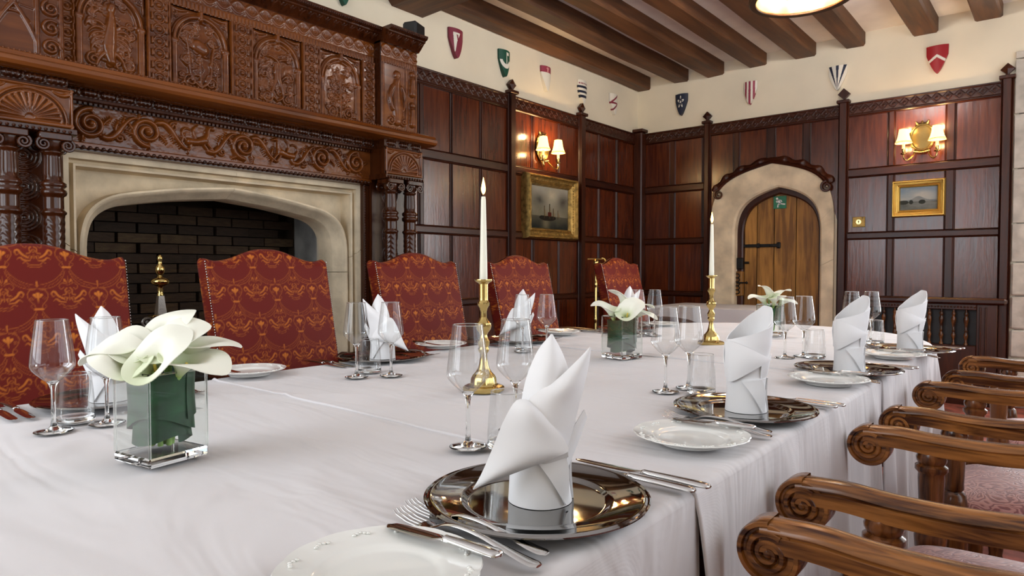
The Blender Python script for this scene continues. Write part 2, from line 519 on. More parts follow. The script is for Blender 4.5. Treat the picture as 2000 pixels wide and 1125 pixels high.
class Carve:
    def __init__(c, w, h, res):
        c.w, c.h, c.res = w, h, res
        c.ns = max(2, int(round(w / res)) + 1); c.nz = max(2, int(round(h / res)) + 1)
        c.s = np.linspace(0, w, c.ns); c.z = np.linspace(0, h, c.nz)
        c.Sg, c.Zg = np.meshgrid(c.s, c.z, indexing='ij')
        c.H = np.zeros((c.ns, c.nz)); c.k = 1.0

    def stroke(c, pts, wid, ht, tip=None, base=0.0):
        ht = ht * c.k
        P = np.asarray(pts, float); m = len(P)
        if np.ndim(wid): W = np.interp(np.linspace(0, 1, m), np.linspace(0, 1, len(wid)), wid)
        else: W = np.full(m, wid)
        for i in range(m - 1):
            a, b = P[i], P[i + 1]; r = max(W[i], W[i + 1]) + c.res
            i0 = np.searchsorted(c.s, min(a[0], b[0]) - r); i1 = np.searchsorted(c.s, max(a[0], b[0]) + r)
            j0 = np.searchsorted(c.z, min(a[1], b[1]) - r); j1 = np.searchsorted(c.z, max(a[1], b[1]) + r)
            if i1 <= i0 or j1 <= j0: continue
            X = c.Sg[i0:i1, j0:j1]; Y = c.Zg[i0:i1, j0:j1]
            d = b - a; L = d @ d + 1e-12
            t = np.clip(((X - a[0]) * d[0] + (Y - a[1]) * d[1]) / L, 0, 1)
            D = np.hypot(X - a[0] - t * d[0], Y - a[1] - t * d[1])
            ww = W[i] + (W[i + 1] - W[i]) * t
            h = base * (D < ww) + ht * np.sqrt(np.clip(1 - (D / np.maximum(ww, 1e-5)) ** 2, 0, 1)) * np.minimum(1, ww / .006)
            c.H[i0:i1, j0:j1] = np.maximum(c.H[i0:i1, j0:j1], h)
        return c

    def mir(c, pts, wid, ht, cx=None):
        cx = c.w / 2 if cx is None else cx
        P = np.asarray(pts, float); c.stroke(P, wid, ht)
        Q = P.copy(); Q[:, 0] = 2 * cx - Q[:, 0]; return c.stroke(Q, wid, ht)

    def mesh(c, mapf, s0, z0, d0, back=0.0):
        P = mapf(s0 + c.Sg, d0 + c.H, z0 + c.Zg)
        return P


def spiral(cx, cy, r0, r1, turns, a0, n=26):
    t = np.linspace(0, 1, n); a = a0 + turns * 2 * PI * t; r = r0 + (r1 - r0) * t
    return np.stack([cx + r * np.cos(a), cy + r * np.sin(a)], 1)


def arc(cx, cy, r, a0, a1, n=20, ry=None):
    a = np.linspace(a0, a1, n); ry = r if ry is None else ry
    return np.stack([cx + r * np.cos(a), cy + ry * np.sin(a)], 1)


def relief(name, carve, mapf, s0, z0, d0, mat, parent, smooth=180):
    mb = MB(); flip = mapf is back_map
    mb.grid(carve.mesh(mapf, s0, z0, d0), flip=False)
    return mb.build(name, mat, parent, smooth=smooth, recalc=False)


def mbox(mb, mapf, s0, s1, d0, d1, z0, z1, c=0.0):
    A = mapf(np.array(s0), np.array(d0), np.array(z0)); B = mapf(np.array(s1), np.array(d1), np.array(z1))
    mb.box(A[0], B[0], A[1], B[1], A[2], B[2], c)
    return mb


def mprof(mb, mapf, prof, s0, s1):
    """profile of (d, z) points run along the wall from s0 to s1 (closed ends)"""
    pr = np.asarray(prof, float); m = len(pr)
    A = mapf(np.full(m, s0), pr[:, 0], pr[:, 1]); B = mapf(np.full(m, s1), pr[:, 0], pr[:, 1])
    fs = [list(range(m))[::-1], [m + i for i in range(m)]] + [[i, (i + 1) % m, m + (i + 1) % m, m + i] for i in range(m)]
    return mb.add(np.concatenate([A, B]), fs)


def bar(mapf, s0, s1, z0, z1, along, dh, mat, parent, name, d0=0.0):
    a, b = (s0, s1) if along == 'z' else (z0, z1)
    pr = [(a, d0), (a, d0 + .45 * dh), (a + .004, d0 + .62 * dh), (a + .009, d0 + .45 * dh), (a + .012, d0 + .5 * dh), (a + .016, d0 + dh)]
    pr = pr + [(a + b - q, d) for q, d in pr[::-1]]
    m = len(pr); q = np.array([p[0] for p in pr]); d = np.array([p[1] for p in pr])
    if along == 'z': A = mapf(q, d, np.full(m, z0)); B = mapf(q, d, np.full(m, z1))
    else: A = mapf(np.full(m, s0), d, q); B = mapf(np.full(m, s1), d, q)
    fs = [list(range(m)), [m + i for i in range(m)]] + [[i, (i + 1) % m, m + (i + 1) % m, m + i] for i in range(m)]
    return MB().add(np.concatenate([A, B]), fs).build(name, mat, parent, smooth=25)


# ------------------------------------------------------------------ the room shell
def struct(name, mb, mat, label, cat, smooth=35):
    o = mb.build(name, mat, None, smooth=smooth)
    return tag(o, label, cat, None, 'structure')


XR, YN = 1.5, -1.25          # window wall on the armchair side, near wall behind the camera
struct('floor', MB().box(XL - .7, XR + .3, YN - .2, YB + 1.2, -.1, 0), M['carpet'], 'red patterned carpet floor under the tables', 'floor')
ceil = struct('ceiling', MB().box(XL - .3, XR + .3, YN - .2, YB + 1.2, ZCEIL, ZCEIL + .1), M['ceiling'], 'white plaster ceiling between dark oak beams', 'ceiling')
for k, (a, b, zb) in enumerate([(-3.606, -3.455, 3.008), (-3.19, -3.017, 3.02), (-2.823, -2.642, 3.016), (-2.391, -2.224, 3.024),
                                (-1.966, -1.778, 3.022), (-1.538, -1.37, 3.03), (-1.019, -.838, 3.02), (-.591, -.412, 3.035), (-.16, .02, 3.03)]):
    n = 26; mb = MB()
    ys = np.linspace(3.30, YB + .02, n)
    P = []
    for i, y in enumerate(ys):
        j = lambda s: .012 * (vnoise(np.array(y * 1.7 + s), np.array(k * 3.1 + s), 3) - .5)
        c = .014
        P.append([(a + j(1), y, ZCEIL + .01), (a + j(1), y, zb + c), (a + c + j(1), y, zb + j(2)), (b - c + j(4), y, zb + j(5)), (b + j(4), y, zb + c), (b + j(4), y, ZCEIL + .01)])
    mb.grid(P)
    mb.f.append([0, 1, 2, 3, 4, 5]); mb.f.append([(n - 1) * 6 + q for q in range(6)])
    mb.build('beam', M['beam'], ceil, smooth=30)
mb = MB(); n = 30; P = []
for i, x in enumerate(np.linspace(XL, XR, n)):
    j = lambda s: .014 * (vnoise(np.array(x * 1.5 + s), np.array(9.1 + s), 5) - .5)
    c = .03
    P.append([(x, 2.94 + j(1), ZCEIL + .01), (x, 2.94 + j(1), 2.90 + c), (x, 2.94 + c + j(1), 2.90 + j(3)), (x, 3.284 - c + j(2), 2.90 + j(3)), (x, 3.284 + j(2), 2.90 + c), (x, 3.284 + j(2), ZCEIL + .01)])
mb.grid(P); mb.f.append(list(range(6))); mb.f.append([(n - 1) * 6 + q for q in range(6)])
mb.build('beam', M['beam_x'], ceil, smooth=30)

FY0, FY1 = 1.00, 2.44       # firebox sides
mb = MB()
mb.box(XL - .12, XL, YN, FY0, 0, ZCEIL); mb.box(XL - .12, XL, FY1, YB, 0, ZCEIL); mb.box(XL - .12, XL, FY0, FY1, 1.55, ZCEIL)
struct('wall_left', mb, M['plaster'], 'cream plaster wall above the panelling on the fireplace side', 'wall')
DX0, DX1 = -2.66, -1.65     # rough opening of the stone doorway
mb = MB()
mb.box(XL - .12, DX0, YB, YB + .15, 0, ZCEIL); mb.box(DX1, -.30, YB, YB + .15, 0, ZCEIL); mb.box(DX0, DX1, YB, YB + .15, 2.0, ZCEIL)
mb.box(-.30, XR + .3, YB, YB + .15, 2.75, ZCEIL); mb.box(-.30, XR + .3, YB, YB + .15, 0, .6)
mb.box(1.25, XR + .3, YB, YB + .15, .6, 2.75)
struct('wall_back', mb, M['plaster'], 'cream plaster wall above the panelling round the arched door', 'wall')
mb = MB()
for z0, z1 in ((0, .75), (2.7, ZCEIL)): mb.box(XR, XR + .2, YN, YB + 1, z0, z1)
for y0, y1 in ((YN - .1, .5), (5.2, YB + 1)): mb.box(XR, XR + .2, y0, y1, .75, 2.7)
for y in (1.35, 2.25, 3.4, 4.3): mb.box(XR + .02, XR + .16, y - .05, y + .05, .75, 2.7, .02)
struct('wall_right', mb, M['plaster'], 'plaster wall with stone mullioned window beside the armchairs', 'wall')
mb = MB()
mb.box(XL - .1, -3.45, YN - .12, YN, 0, ZCEIL); mb.box(-.85, XR + .2, YN - .12, YN, 0, ZCEIL)
mb.box(-3.45, -.85, YN - .12, YN, 0, .85); mb.box(-3.45, -.85, YN - .12, YN, 2.85, ZCEIL)
mb.box(-2.17, -2.03, YN - .1, YN - .02, .85, 2.85, .02); mb.box(-3.45, -3.22, YN - .1, YN - .02, .85, 2.85, .02); mb.box(-.98, -.85, YN - .1, YN - .02, .85, 2.85, .02)
struct('wall_front', mb, M['plaster'], 'plaster wall with tall two-light window at the near end', 'wall')
# bay beside the back wall: rough stone pier and reveal, stones one by one
pier = struct('wall_bay', MB().box(-.30, -.235, YB + .02, YB + .9, 0, 2.75), M['pier'], 'rough stone pier at the end of the panelling by the window', 'wall')
z = 0.0; k = 0
while z < 2.7:
    h = random.choice((.17, .22, .26)) if z < 1.0 else random.choice((.30, .36, .42))
    h = min(h, 2.75 - z)
    j = .02 if z < 1.0 else .004
    x1 = -.20 + random.uniform(-j, j)
    mb = MB(); mb.box(-.325, x1, YB - .02 + random.uniform(-j, j), YB + .30 + random.uniform(-.03, .03), z + .004, z + h - .004, .012 if z < 1 else .004)
    mb.build('stone', M['pier'], pier, smooth=30)
    mb = MB(); mb.box(-.26, x1 - .015, YB + .34, YB + .62 + random.uniform(-.05, .05), z + .006, z + h - .006, .014)
    mb.build('stone', M['pier'], pier, smooth=30)
    z += h

# ------------------------------------------------------------------ panelling of the left wall
trimL = empty('trim_1', label='dark oak panelling with carved cresting along the fireplace wall', cat='panelling', kind='structure')
trimB = empty('trim_2', label='dark oak panelling round the arched door on the back wall', cat='panelling', kind='structure')
ZR = [(.02, .14), (.79, .85), (1.335, 1.405), (1.88, 1.965)]
ZT = (2.43, 2.535)


def panels(mapf, spans, rows, trim, pd=.004):
    for (a, b) in spans:
        for (z0, z1) in rows:
            mbox(MB(), mapf, a - .004, b + .004, -.002, pd, z0 - .004, z1 + .004).build('panel', M['panel'], trim, smooth=None)


def post(mapf, s0, s1, trim, finial=True, dh=.05):
    mat = M['oak_v']
    bar(mapf, s0, s1, .0, 2.555, 'z', dh, mat, trim, 'post')
    mb = MB(); mbox(mb, mapf, s0 - .012, s1 + .012, 0, dh + .014, 2.545, 2.572, .004)
    c = (s0 + s1) / 2
    if finial:
        w = .046
        mbox(mb, mapf, c - .014, c + .014, .018, .04, 2.57, 2.582)
        P = [(c, 2.575), (c + w, 2.575 + w), (c, 2.575 + 2 * w), (c - w, 2.575 + w)]
        A = mapf(np.array([p[0] for p in P]), np.full(4, .008), np.array([p[1] for p in P]))
        Bq = mapf(np.array([p[0] for p in P]), np.full(4, .040), np.array([p[1] for p in P]))
        C = mapf(np.array([c]), np.array([.058]), np.array([2.575 + w]))
        mb.add(np.concatenate([A, Bq, C]), [[0, 1, 5, 4], [1, 2, 6, 5], [2, 3, 7, 6], [3, 0, 4, 7], [0, 3, 2, 1], [4, 5, 8], [5, 6, 8], [6, 7, 8], [7, 4, 8]])
    mb.build('finial', mat, trim, smooth=None)


def cresting(mapf, s0, s1, trim, mat):
    c = Carve(s1 - s0, ZT[1] - ZT[0], .0055)
    p = .075; n = int((s1 - s0) / p)
    for i in range(n):
        x = (i + .5) * (s1 - s0) / n; zc = .052
        c.stroke([(x - .034, zc), (x, zc + .034), (x + .034, zc), (x, zc - .034), (x - .034, zc)], .007, .007)
        c.stroke([(x - .002, zc), (x + .002, zc)], .011, .008)
    c.stroke([(0, .004), (s1 - s0, .004)], .009, .010); c.stroke([(0, .101), (s1 - s0, .101)], .009, .012)
    relief('cresting', c, mapf, s0, ZT[0], .016, mat, trim)
    mb = MB(); mprof(mb, mapf, [(0, ZT[0] - .012), (.02, ZT[0] - .012), (.026, ZT[0] - .004), (.018, ZT[0] + .002), (.016, ZT[1] - .006), (.024, ZT[1] - .004), (.024, ZT[1] + .004), (0, ZT[1] + .004)], s0, s1)
    mb.build('top_rail', mat, trim, smooth=25)


rows = [(.14, .79), (.85, 1.335), (1.405, 1.88), (1.965, 2.43)]
secsL = [(2.83, 4.187, [(2.83, 3.20), (3.26, 3.525), (3.558, 3.855), (3.891, 4.187)]), (4.274, 5.225, [(4.274, 4.517), (4.568, 4.911), (4.943, 5.225)]),
         (5.321, 6.30, [(5.321, 5.585), (5.632, 5.926), (5.977, 6.30)]), (-.3, .60, [(-.25, .15), (.20, .60)])]
for (s0, s1, sp) in secsL:
    panels(left_map, sp, rows, trimL)
    for (z0, z1) in ZR: bar(left_map, s0 if s0 > 0 else -.3, s1, z0, z1, 's', .024, M['oak_y'], trimL, 'rail')
    for q in range(len(sp) - 1):
        a, b = sp[q][1], sp[q + 1][0]
        for (z0, z1) in rows: bar(left_map, a, b, z0, z1, 'z', .019, M['oak_v'], trimL, 'stile')
    cresting(left_map, s0 if s0 > 0 else -.3, s1, trimL, M['oak_y'])
post(left_map, 4.187, 4.274, trimL); post(left_map, 5.225, 5.321, trimL)
MB().box(XL, XL + .105, YB - .105, YB, 0, 2.55, .012).build('post', M['oak_v'], trimL, smooth=30)
MB().box(XL, XL + .125, YB - .125, YB, 2.548, 2.58, .005).build('post_cap', M['oak_v'], trimL, smooth=None)

# ------------------------------------------------------------------ doorway on the back wall
def arch_pts(x0, x1, zs, xa, za, n=18, k=.62):
    L = bez([(x0, zs), (x0, zs + (za - zs) * k), (x0 + (xa - x0) * .28, za - (za - zs) * .16), (xa, za)], n)
    R = bez([(x1, zs), (x1, zs + (za - zs) * k), (x1 + (xa - x1) * .28, za - (za - zs) * .16), (xa, za)], n)[::-1]
    return np.concatenate([L, R[1:]])


def arch_full(x0, x1, zs, xa, za, n=18, k=.62):
    A = arch_pts(x0, x1, zs, xa, za, n, k)
    return np.concatenate([np.stack([np.full(9, x0), np.linspace(0, zs, 10)[:-1]], 1), A, np.stack([np.full(9, x1), np.linspace(zs, 0, 10)[1:]], 1)])


IN = arch_full(-2.515, -1.72, 1.42, -2.10, 1.856)
OUT = arch_full(-2.755, -1.60, 1.50, -2.15, 2.085, k=.72)
door = empty('door_1', label='low arched plank door with black strap hinge set in a pale stone surround', cat='door', kind='structure')
np_ = len(IN)
cuts = [0, 12, 27, 41, np_ - 8, np_ - 4, np_ - 1]
for q in range(len(cuts) - 1):
    i0, i1 = cuts[q], cuts[q + 1]
    P = []
    for i in range(i0, i1 + 1):
        I, O = IN[i], OUT[i]
        if i == i0 and q: I = IN[i] * .985 + IN[i + 1] * .015; O = OUT[i] * .985 + OUT[i + 1] * .015
        dirv = (O - I); dirv = dirv / (np.linalg.norm(dirv) + 1e-9)
        prof = [(I, .14), (I, -.005), (I + dirv * .018, -.022), (I + dirv * .03, -.024), (O, -.030), (O, .12)]
        P.append([(p[0], YB + d, p[1]) for p, d in prof])
    mb = MB(); mb.grid(P); m = len(P)
    mb.f.append(list(range(6))); mb.f.append([(m - 1) * 6 + t for t in range(6)][::-1])
    mb.build('stone', M['stone'], door, smooth=30)
YD = YB + .10
DI = arch_full(-2.46, -1.755, 1.40, -2.11, 1.80)
def top_at(x):
    A = arch_pts(-2.46, -1.755, 1.40, -2.11, 1.80); return float(np.interp(x, A[:, 0], A[:, 1]))
P = []
for i in range(np_):
    I, O = DI[i], IN[i] + (IN[i] - DI[i]) * .1
    P.append([(p[0], YD + d, p[1]) for p, d in ((I, .04), (I, -.02), (I + (O - I) * .2, -.03), (O, -.03), (O, .04))])
MB().grid(P).build('door_frame', M['oak_v'], door, smooth=30)
edges = [-2.46, -2.335, -2.17, -1.965, -1.755]
for a, b in zip(edges[:-1], edges[1:]):
    xs = np.linspace(a + .004, b - .004, 7)
    poly = [(a + .004, .01)] + [(x, top_at(x) + .01) for x in xs] + [(b - .004, .01)]
    MB().prism(poly, (0, YD + .012, 0), (1, 0, 0), (0, 0, 1), (0, .03, 0)).build('plank', M['door'], door, smooth=None)
MB().box(-2.46, -1.755, YD + .045, YD + .06, 0, 1.82).build('door_back', M['black'], door, smooth=None)
mb = MB(); mb.box(-2.545, -2.11, YD - .012, YD + .012, 1.292, 1.322, .004); mb.box(-2.14, -2.105, YD - .014, YD + .012, 1.278, 1.336, .008)
for x in (-2.5, -2.42, -2.30, -2.2): mb.sphere((x, YD - .013, 1.307), .010, 8, 5)
mb.box(-2.545, -2.515, YD - .03, YD, 1.275, 1.34, .008); mb.box(-2.335, -2.30, YD - .016, YD, 1.285, 1.33, .006)
mb.build('strap_hinge', M['iron'], door)
mb = MB(); mb.box(-2.55, -2.455, YD - .05, YD + .0, 1.075, 1.19, .008); mb.tube([(-2.44, YD - .03, 1.14), (-2.40, YD - .03, 1.14)], .012, 8)
mb.build('bolt_box', M['iron'], door)
lk = MB().box(-2.555, -2.455, YD - .06, YD, .81, 1.055, .006).build('lock_case', M['door'], door)
mb = MB()
for z in (.85, .89, .93, .97, 1.01):
    mb.tube([(-2.53 + .026 * (1 + math.cos(a)), YD - .062, z + .02 * math.sin(a)) for a in np.linspace(0, 2 * PI, 12, endpoint=False)], .006, 5, closed=True)
mb.tube([(-2.50, YD - .066, .94), (-2.41, YD - .07, .942)], .008, 6); mb.sphere((-2.405, YD - .07, .942), .014, 8, 6)
mb.build('lock_ironwork', M['iron'], lk)

# ------------------------------------------------------------------ panelling of the back wall
cornB = [(-3.50, -3.225), (-3.15, -2.865)]
panels(back_map, cornB, rows, trimB)
for (z0, z1) in rows: bar(back_map, -3.225, -3.15, z0, z1, 'z', .019, M['oak_v'], trimB, 'stile')
for (z0, z1) in ZR: bar(back_map, -3.50, -2.834, z0, z1, 's', .024, M['oak_x'], trimB, 'rail')
for (z0, z1) in rows: bar(back_map, -2.865, -2.834, z0, z1, 'z', .019, M['oak_v'], trimB, 'stile')
cresting(back_map, -3.50, -2.834, trimB, M['oak_x'])
post(back_map, -2.834, -2.762, trimB)
upB = [(-2.762, -2.54), (-2.465, -2.215), (-2.12, -1.888), (-1.807, -1.575)]


def arch_z(x, grow=0.0):
    A = arch_pts(-2.755, -1.60, 1.50, -2.15, 2.085, k=.72)
    return float(np.interp(x, A[:, 0], A[:, 1]))


for k, (a, b) in enumerate(upB):
    xs = np.linspace(a, b, 9)
    lo = [(x, max(arch_z(x), 1.5) + .0) for x in xs]
    poly = [(p[0], p[1]) for p in lo] + [(b, ZT[0]), (a, ZT[0])]
    MB().prism(poly, (0, YB, 0), (1, 0, 0), (0, 0, 1), (0, -.006, 0)).build('panel', M['panel'], trimB, smooth=None)
    if k < 3:
        s0, s1 = b, upB[k + 1][0]
        bar(back_map, s0, s1, arch_z((s0 + s1) / 2), ZT[0], 'z', .019, M['oak_v'], trimB, 'stile')
cresting(back_map, -2.762, -1.57, trimB, M['oak_x'])
# carved hood mould over the stone arch
A = arch_pts(-2.755, -1.60, 1.50, -2.15, 2.085, k=.72)
A = A[6:-6]; mb = MB(); P = []
m = 90; Ar = np.stack([np.interp(np.linspace(0, 1, m), np.linspace(0, 1, len(A)), A[:, q]) for q in (0, 1)], 1)
for i in range(m):
    t = Ar[min(i + 1, m - 1)] - Ar[max(i - 1, 0)]; t /= np.linalg.norm(t); nrm = np.array([-t[1], t[0]])
    u = i / (m - 1); lump = .006 * math.sin(u * 2 * PI * 15) ; wv = .062 + .012 * math.sin(u * 2 * PI * 7.5)
    row = []
    for (o, d) in ((-.004, 0), (-.004, .045), (.012, .055), (.022, .046), (wv * .6, .058 + lump), (wv, .044), (wv + .012, 0)):
        p = Ar[i] + nrm * o; row.append((p[0], YB - d, p[1]))
    P.append(row)
mb.grid(P)
for e in (0, m - 1):
    sp = spiral(Ar[e][0] + (.0 if e else .02), Ar[e][1] - .01, .05, .008, 1.6, PI / 2)
    mb.tube([(p[0], YB - .045, p[1]) for p in sp], np.linspace(.014, .007, len(sp)), 6)
mb.build('hood_mould', M['oak_x'], trimB, smooth=50)
bar(back_map, -1.575, -1.49, 0, 2.555, 'z', .05, M['oak_v'], trimB, 'post')
mb = MB(); mbox(mb, back_map, -1.585, -1.48, 0, .066, 2.545, 2.572, .004)
w_ = .05; c_ = -1.53
for yy in (.01,):
    P = [(c_, 2.575), (c_ + w_, 2.575 + w_), (c_, 2.575 + 2 * w_), (c_ - w_, 2.575 + w_)]
    mb.prism(P, (0, YB - .012, 0), (1, 0, 0), (0, 0, 1), (0, -.035, 0))
mb.build('finial', M['oak_v'], trimB, smooth=None)
rt = [(-1.49, -1.191), (-1.125, -.776), (-.696, -.412)]
panels(back_map, rt, rows[1:], trimB)
for q in range(2):
    for (z0, z1) in rows[1:]: bar(back_map, rt[q][1], rt[q + 1][0], z0, z1, 'z', .019, M['oak_v'], trimB, 'stile')
for (z0, z1) in ZR[2:]: bar(back_map, -1.49, -.412, z0, z1, 's', .024, M['oak_x'], trimB, 'rail')
cresting(back_map, -1.49, -.412, trimB, M['oak_x'])
post(back_map, -.412, -.332, trimB)

# radiator cover with a row of turned spindles, below the right-hand panels
rc = empty('radiator_cover', (0, 0, 0), label='dark oak radiator cover with a row of turned spindles under the panelling', cat='radiator cover')
MB().box(-1.49, -.34, YB - .16, YB - .02, .80, .85, .014).build('shelf', M['oak_x'], rc)
mb = MB(); mb.box(-1.49, -1.30, YB - .13, YB - .02, 0, .80, .004); mb.box(-.53, -.40, YB - .13, YB - .02, 0, .80, .004)
mb.box(-1.30, -.53, YB - .13, YB - .02, 0, .47, .004); mb.box(-1.30, -.53, YB - .13, YB - .02, .755, .80, .004)
for x in np.arange(-1.29, -.54, .022): mb.sphere((x, YB - .131, .777), .008, 6, 4)
for x in (-.505, -.47, -1.34): mb.box(x - .006, x + .006, YB - .142, YB - .12, .02, .78, .004)
mb.build('frame', M['oak_v'], rc)
MB().box(-1.30, -.53, YB - .03, YB - .025, .47, .755).build('back_panel', M['black'], rc, smooth=None)
sp_prof = [(0.004, .47), (.014, .47), (.014, .485), (.008, .49), (.011, .52), (.017, .545), (.011, .565), (.008, .575), (.013, .583), (.008, .59), (.011, .63), (.017, .665), (.017, .685), (.009, .70), (.014, .71), (.014, .725), (.008, .735), (.008, .756), (.003, .756)]
spm = None
for x in np.arange(-1.265, -.54, .083):
    if spm is None: spm = MB().lathe([(r, z - .47) for r, z in sp_prof], 10).build('spindle', M['chair_oak_v'], rc, smooth=60); spm.location = (x, YB - .085, .47)
    else: from_mesh('spindle', spm, rc, (x, YB - .085, .47))

# ------------------------------------------------------------------ stone fireplace with brick firebox
fire = empty('fireplace', (0, 0, 0), label='pale stone fireplace with flattened pointed arch and sooty brick interior', cat='fireplace')
XS = -3.36                     # stone face
SY0, SY1, SZ = .922, 2.517, 1.602
CY = (SY0 + SY1) / 2
half = [(1.055, 0.0), (1.055, .4), (1.055, .8), (1.055, 1.15), (1.060, 1.235), (1.078, 1.300), (1.115, 1.345), (1.18, 1.378), (1.30, 1.403), (1.45, 1.428), (1.60, 1.445), (CY, 1.456)]
hc = np.concatenate([np.array(half[:4]), crv(half[3:], 40)[1:]])
inn = np.concatenate([hc, np.stack([2 * CY - hc[::-1][1:, 0], hc[::-1][1:, 1]], 1)])
nI = len(inn); mid = len(hc) - 1


def offs(curve, o):
    """offset outward (away from the opening)"""
    t = np.gradient(curve, axis=0); t /= np.linalg.norm(t, axis=1)[:, None] + 1e-9
    nrm = np.stack([-t[:, 1], t[:, 0]], 1)
    return curve + nrm * o


def rectpath(o):
    """outer rectangle inset by o, one point per arch point (mitred corners)"""
    out = []
    y0, y1, zt = SY0 + o, SY1 - o, SZ - o
    for i, (y, z) in enumerate(inn):
        if i <= mid:
            if z < 1.235: q = (y0, z * (zt / 1.235) if z > .8 else z)
            else:
                f = (y - inn[4 + 3][0]) / (CY - inn[4 + 3][0]) if y > inn[7][0] else 0
                q = None
            if q is None: q = (y0 + max(0, f) * (CY - y0), zt)
        else:
            j = 2 * mid - i; a = out[j]; q = (2 * CY - a[0], a[1]); q = (y1 - (a[0] - y0), a[1])
        out.append(q)
    return np.array(out)


# matching parameter: jamb points rise with the arch jamb, then run along the lintel
def rect2(o):
    y0, y1, zt = SY0 + o, SY1 - o, SZ - o
    L = []
    nj = 12
    for i in range(mid + 1):
        if i <= nj: L.append((y0, zt * i / nj))
        else: L.append((y0 + (CY - y0) * (i - nj) / (mid - nj), zt))
    L = np.array(L); R = L[::-1][1:].copy(); R[:, 0] = y0 + y1 - R[:, 0]
    return np.concatenate([L, R])


hj = [(1.055, 1.18 * i / 10) for i in range(10)]
hc2 = np.concatenate([np.array(hj), crv(half[3:], mid - 9)])
hc2[10:, :] = crv([(1.055, 1.18)] + half[4:], mid - 9)
inn = np.concatenate([hc2, np.stack([2 * CY - hc2[::-1][1:, 0], hc2[::-1][1:, 1]], 1)])
lines = [(rect2(0.0), -.10), (rect2(0.0), .0), (rect2(.032), .0), (rect2(.035), -.045), (rect2(.047), -.052), (rect2(.053), -.014), (rect2(.063), -.018), (rect2(.067), -.115)]
archs = [(offs(inn, .060), -.118), (offs(inn, .055), -.030), (offs(inn, .046), -.028), (offs(inn, .036), -.036), (offs(inn, .030), -.060), (offs(inn, .004), -.110), (inn, -.12), (inn, -.26)]
# keep the spandrel from folding at the crown and jambs
full = []
for p, d in lines: full.append((p, d))
for p, d in archs:
    q = p.copy()
    q[:, 1] = np.minimum(q[:, 1], SZ - .068)
    q[:, 0] = np.clip(q[:, 0], SY0 + .068, SY1 - .068)
    full.append((q, d))
nP = len(inn)
cuts = [0, 9, mid, nP - 10, nP - 1]
for q in range(4):
    i0, i1 = cuts[q], cuts[q + 1]
    rowsP = []
    for i in range(i0, i1 + 1):
        ii = min(i, nP - 1)
        e = .0035 if (i == i0 and q > 0) else 0
        r = []
        for p, d in full:
            a = p[ii] + (p[min(ii + 1, nP - 1)] - p[ii]) * (.03 if e else 0)
            wob = .003 * (vnoise(np.array(a[0] * 9), np.array(a[1] * 9), 2) - .5)
            r.append((XS + d + wob, a[0], a[1]))
        rowsP.append(r)
    mb = MB(); mb.grid(rowsP); m = len(rowsP); L = len(full)
    mb.f.append(list(range(L))); mb.f.append([(m - 1) * L + t for t in range(L)][::-1])
    mb.build('stone', M['stone'], fire, smooth=38)
# firebox
XBK = -4.12
mb = MB()
mb.box(XBK - .1, XBK - .05, FY0 - .1, FY1 + .1, 0, 1.9); mb.box(XBK - .06, XL - .10, FY0 - .1, FY0 - .05, 0, 1.9); mb.box(XBK - .06, XL - .10, FY1 + .05, FY1 + .1, 0, 1.9); mb.box(XBK - .06, XL - .1, FY0 - .1, FY1 + .1, 1.9, 1.94)
mb.box(XBK - .06, XS - .2, FY0 - .06, FY1 + .06, .0, .06)
mb.build('firebox_lining', M['soot'], fire, smooth=None)
bm_ = None
for r_ in range(24):
    z0 = .07 + r_ * .058
    for k_ in range(7):
        y0 = FY0 - .06 + k_ * .222 - (.11 if r_ % 2 else 0)
        y1 = y0 + .213
        y0 = max(y0, FY0 - .05); y1 = min(y1, FY1 + .05)
        if y1 - y0 < .04: continue
        if bm_ is None: bm_ = MB().box(-.045, .05, -.5, .5, -.5, .5, .012).build('brick', M['brick'], fire, smooth=None); o = bm_
        else: o = from_mesh('brick', bm_, fire)
        o.location = (XBK + random.uniform(-.012, .016), (y0 + y1) / 2, z0 + .026); o.scale = (1, y1 - y0, .053); o.rotation_euler = (0, 0, random.uniform(-.02, .02))
    for side in (0, 1):
        if side == 1 and r_ > 5: continue
        for k_ in range(3):
            x0 = XBK + .06 + k_ * .222 - (.11 if r_ % 2 else 0); x1 = x0 + .213; x0 = max(x0, XBK + .05); x1 = min(x1, XS - .27)
            if x1 - x0 < .05: continue
            o = from_mesh('brick', bm_, fire, ((x0 + x1) / 2, (FY0 - .05, FY1 + .05)[side] + random.uniform(-.01, .01), z0 + .026), (0, 0, (PI / 2, -PI / 2)[side]), (1, x1 - x0, .053))
# grey render on the far cheek of the firebox
n = 24; P = []
for i in range(n):
    row = []
    for j in range(n):
        x = XS - .22 - .46 * i / (n - 1); zz = .3 + 1.2 * j / (n - 1)
        row.append((x, FY1 - .015 + .04 * i / (n - 1) + .014 * fbm(np.array(x * 9), np.array(zz * 9), 4), zz))
    P.append(row)
MB().grid(P).build('plaster_cheek', M['plaster_grey'], fire)

# ------------------------------------------------------------------ carved oak chimneypiece round it
mant = empty('carved_chimneypiece', (0, 0, 0), label='carved dark oak chimneypiece with arcaded overmantel and twin columns around the fireplace', cat='chimneypiece')
XO = -3.28                     # arcade plane of the overmantel
YA, YZ = .90, 2.55             # middle section between the projecting ends
ZA0, ZA1 = 1.945, 2.335
D = lambda x: x - XL


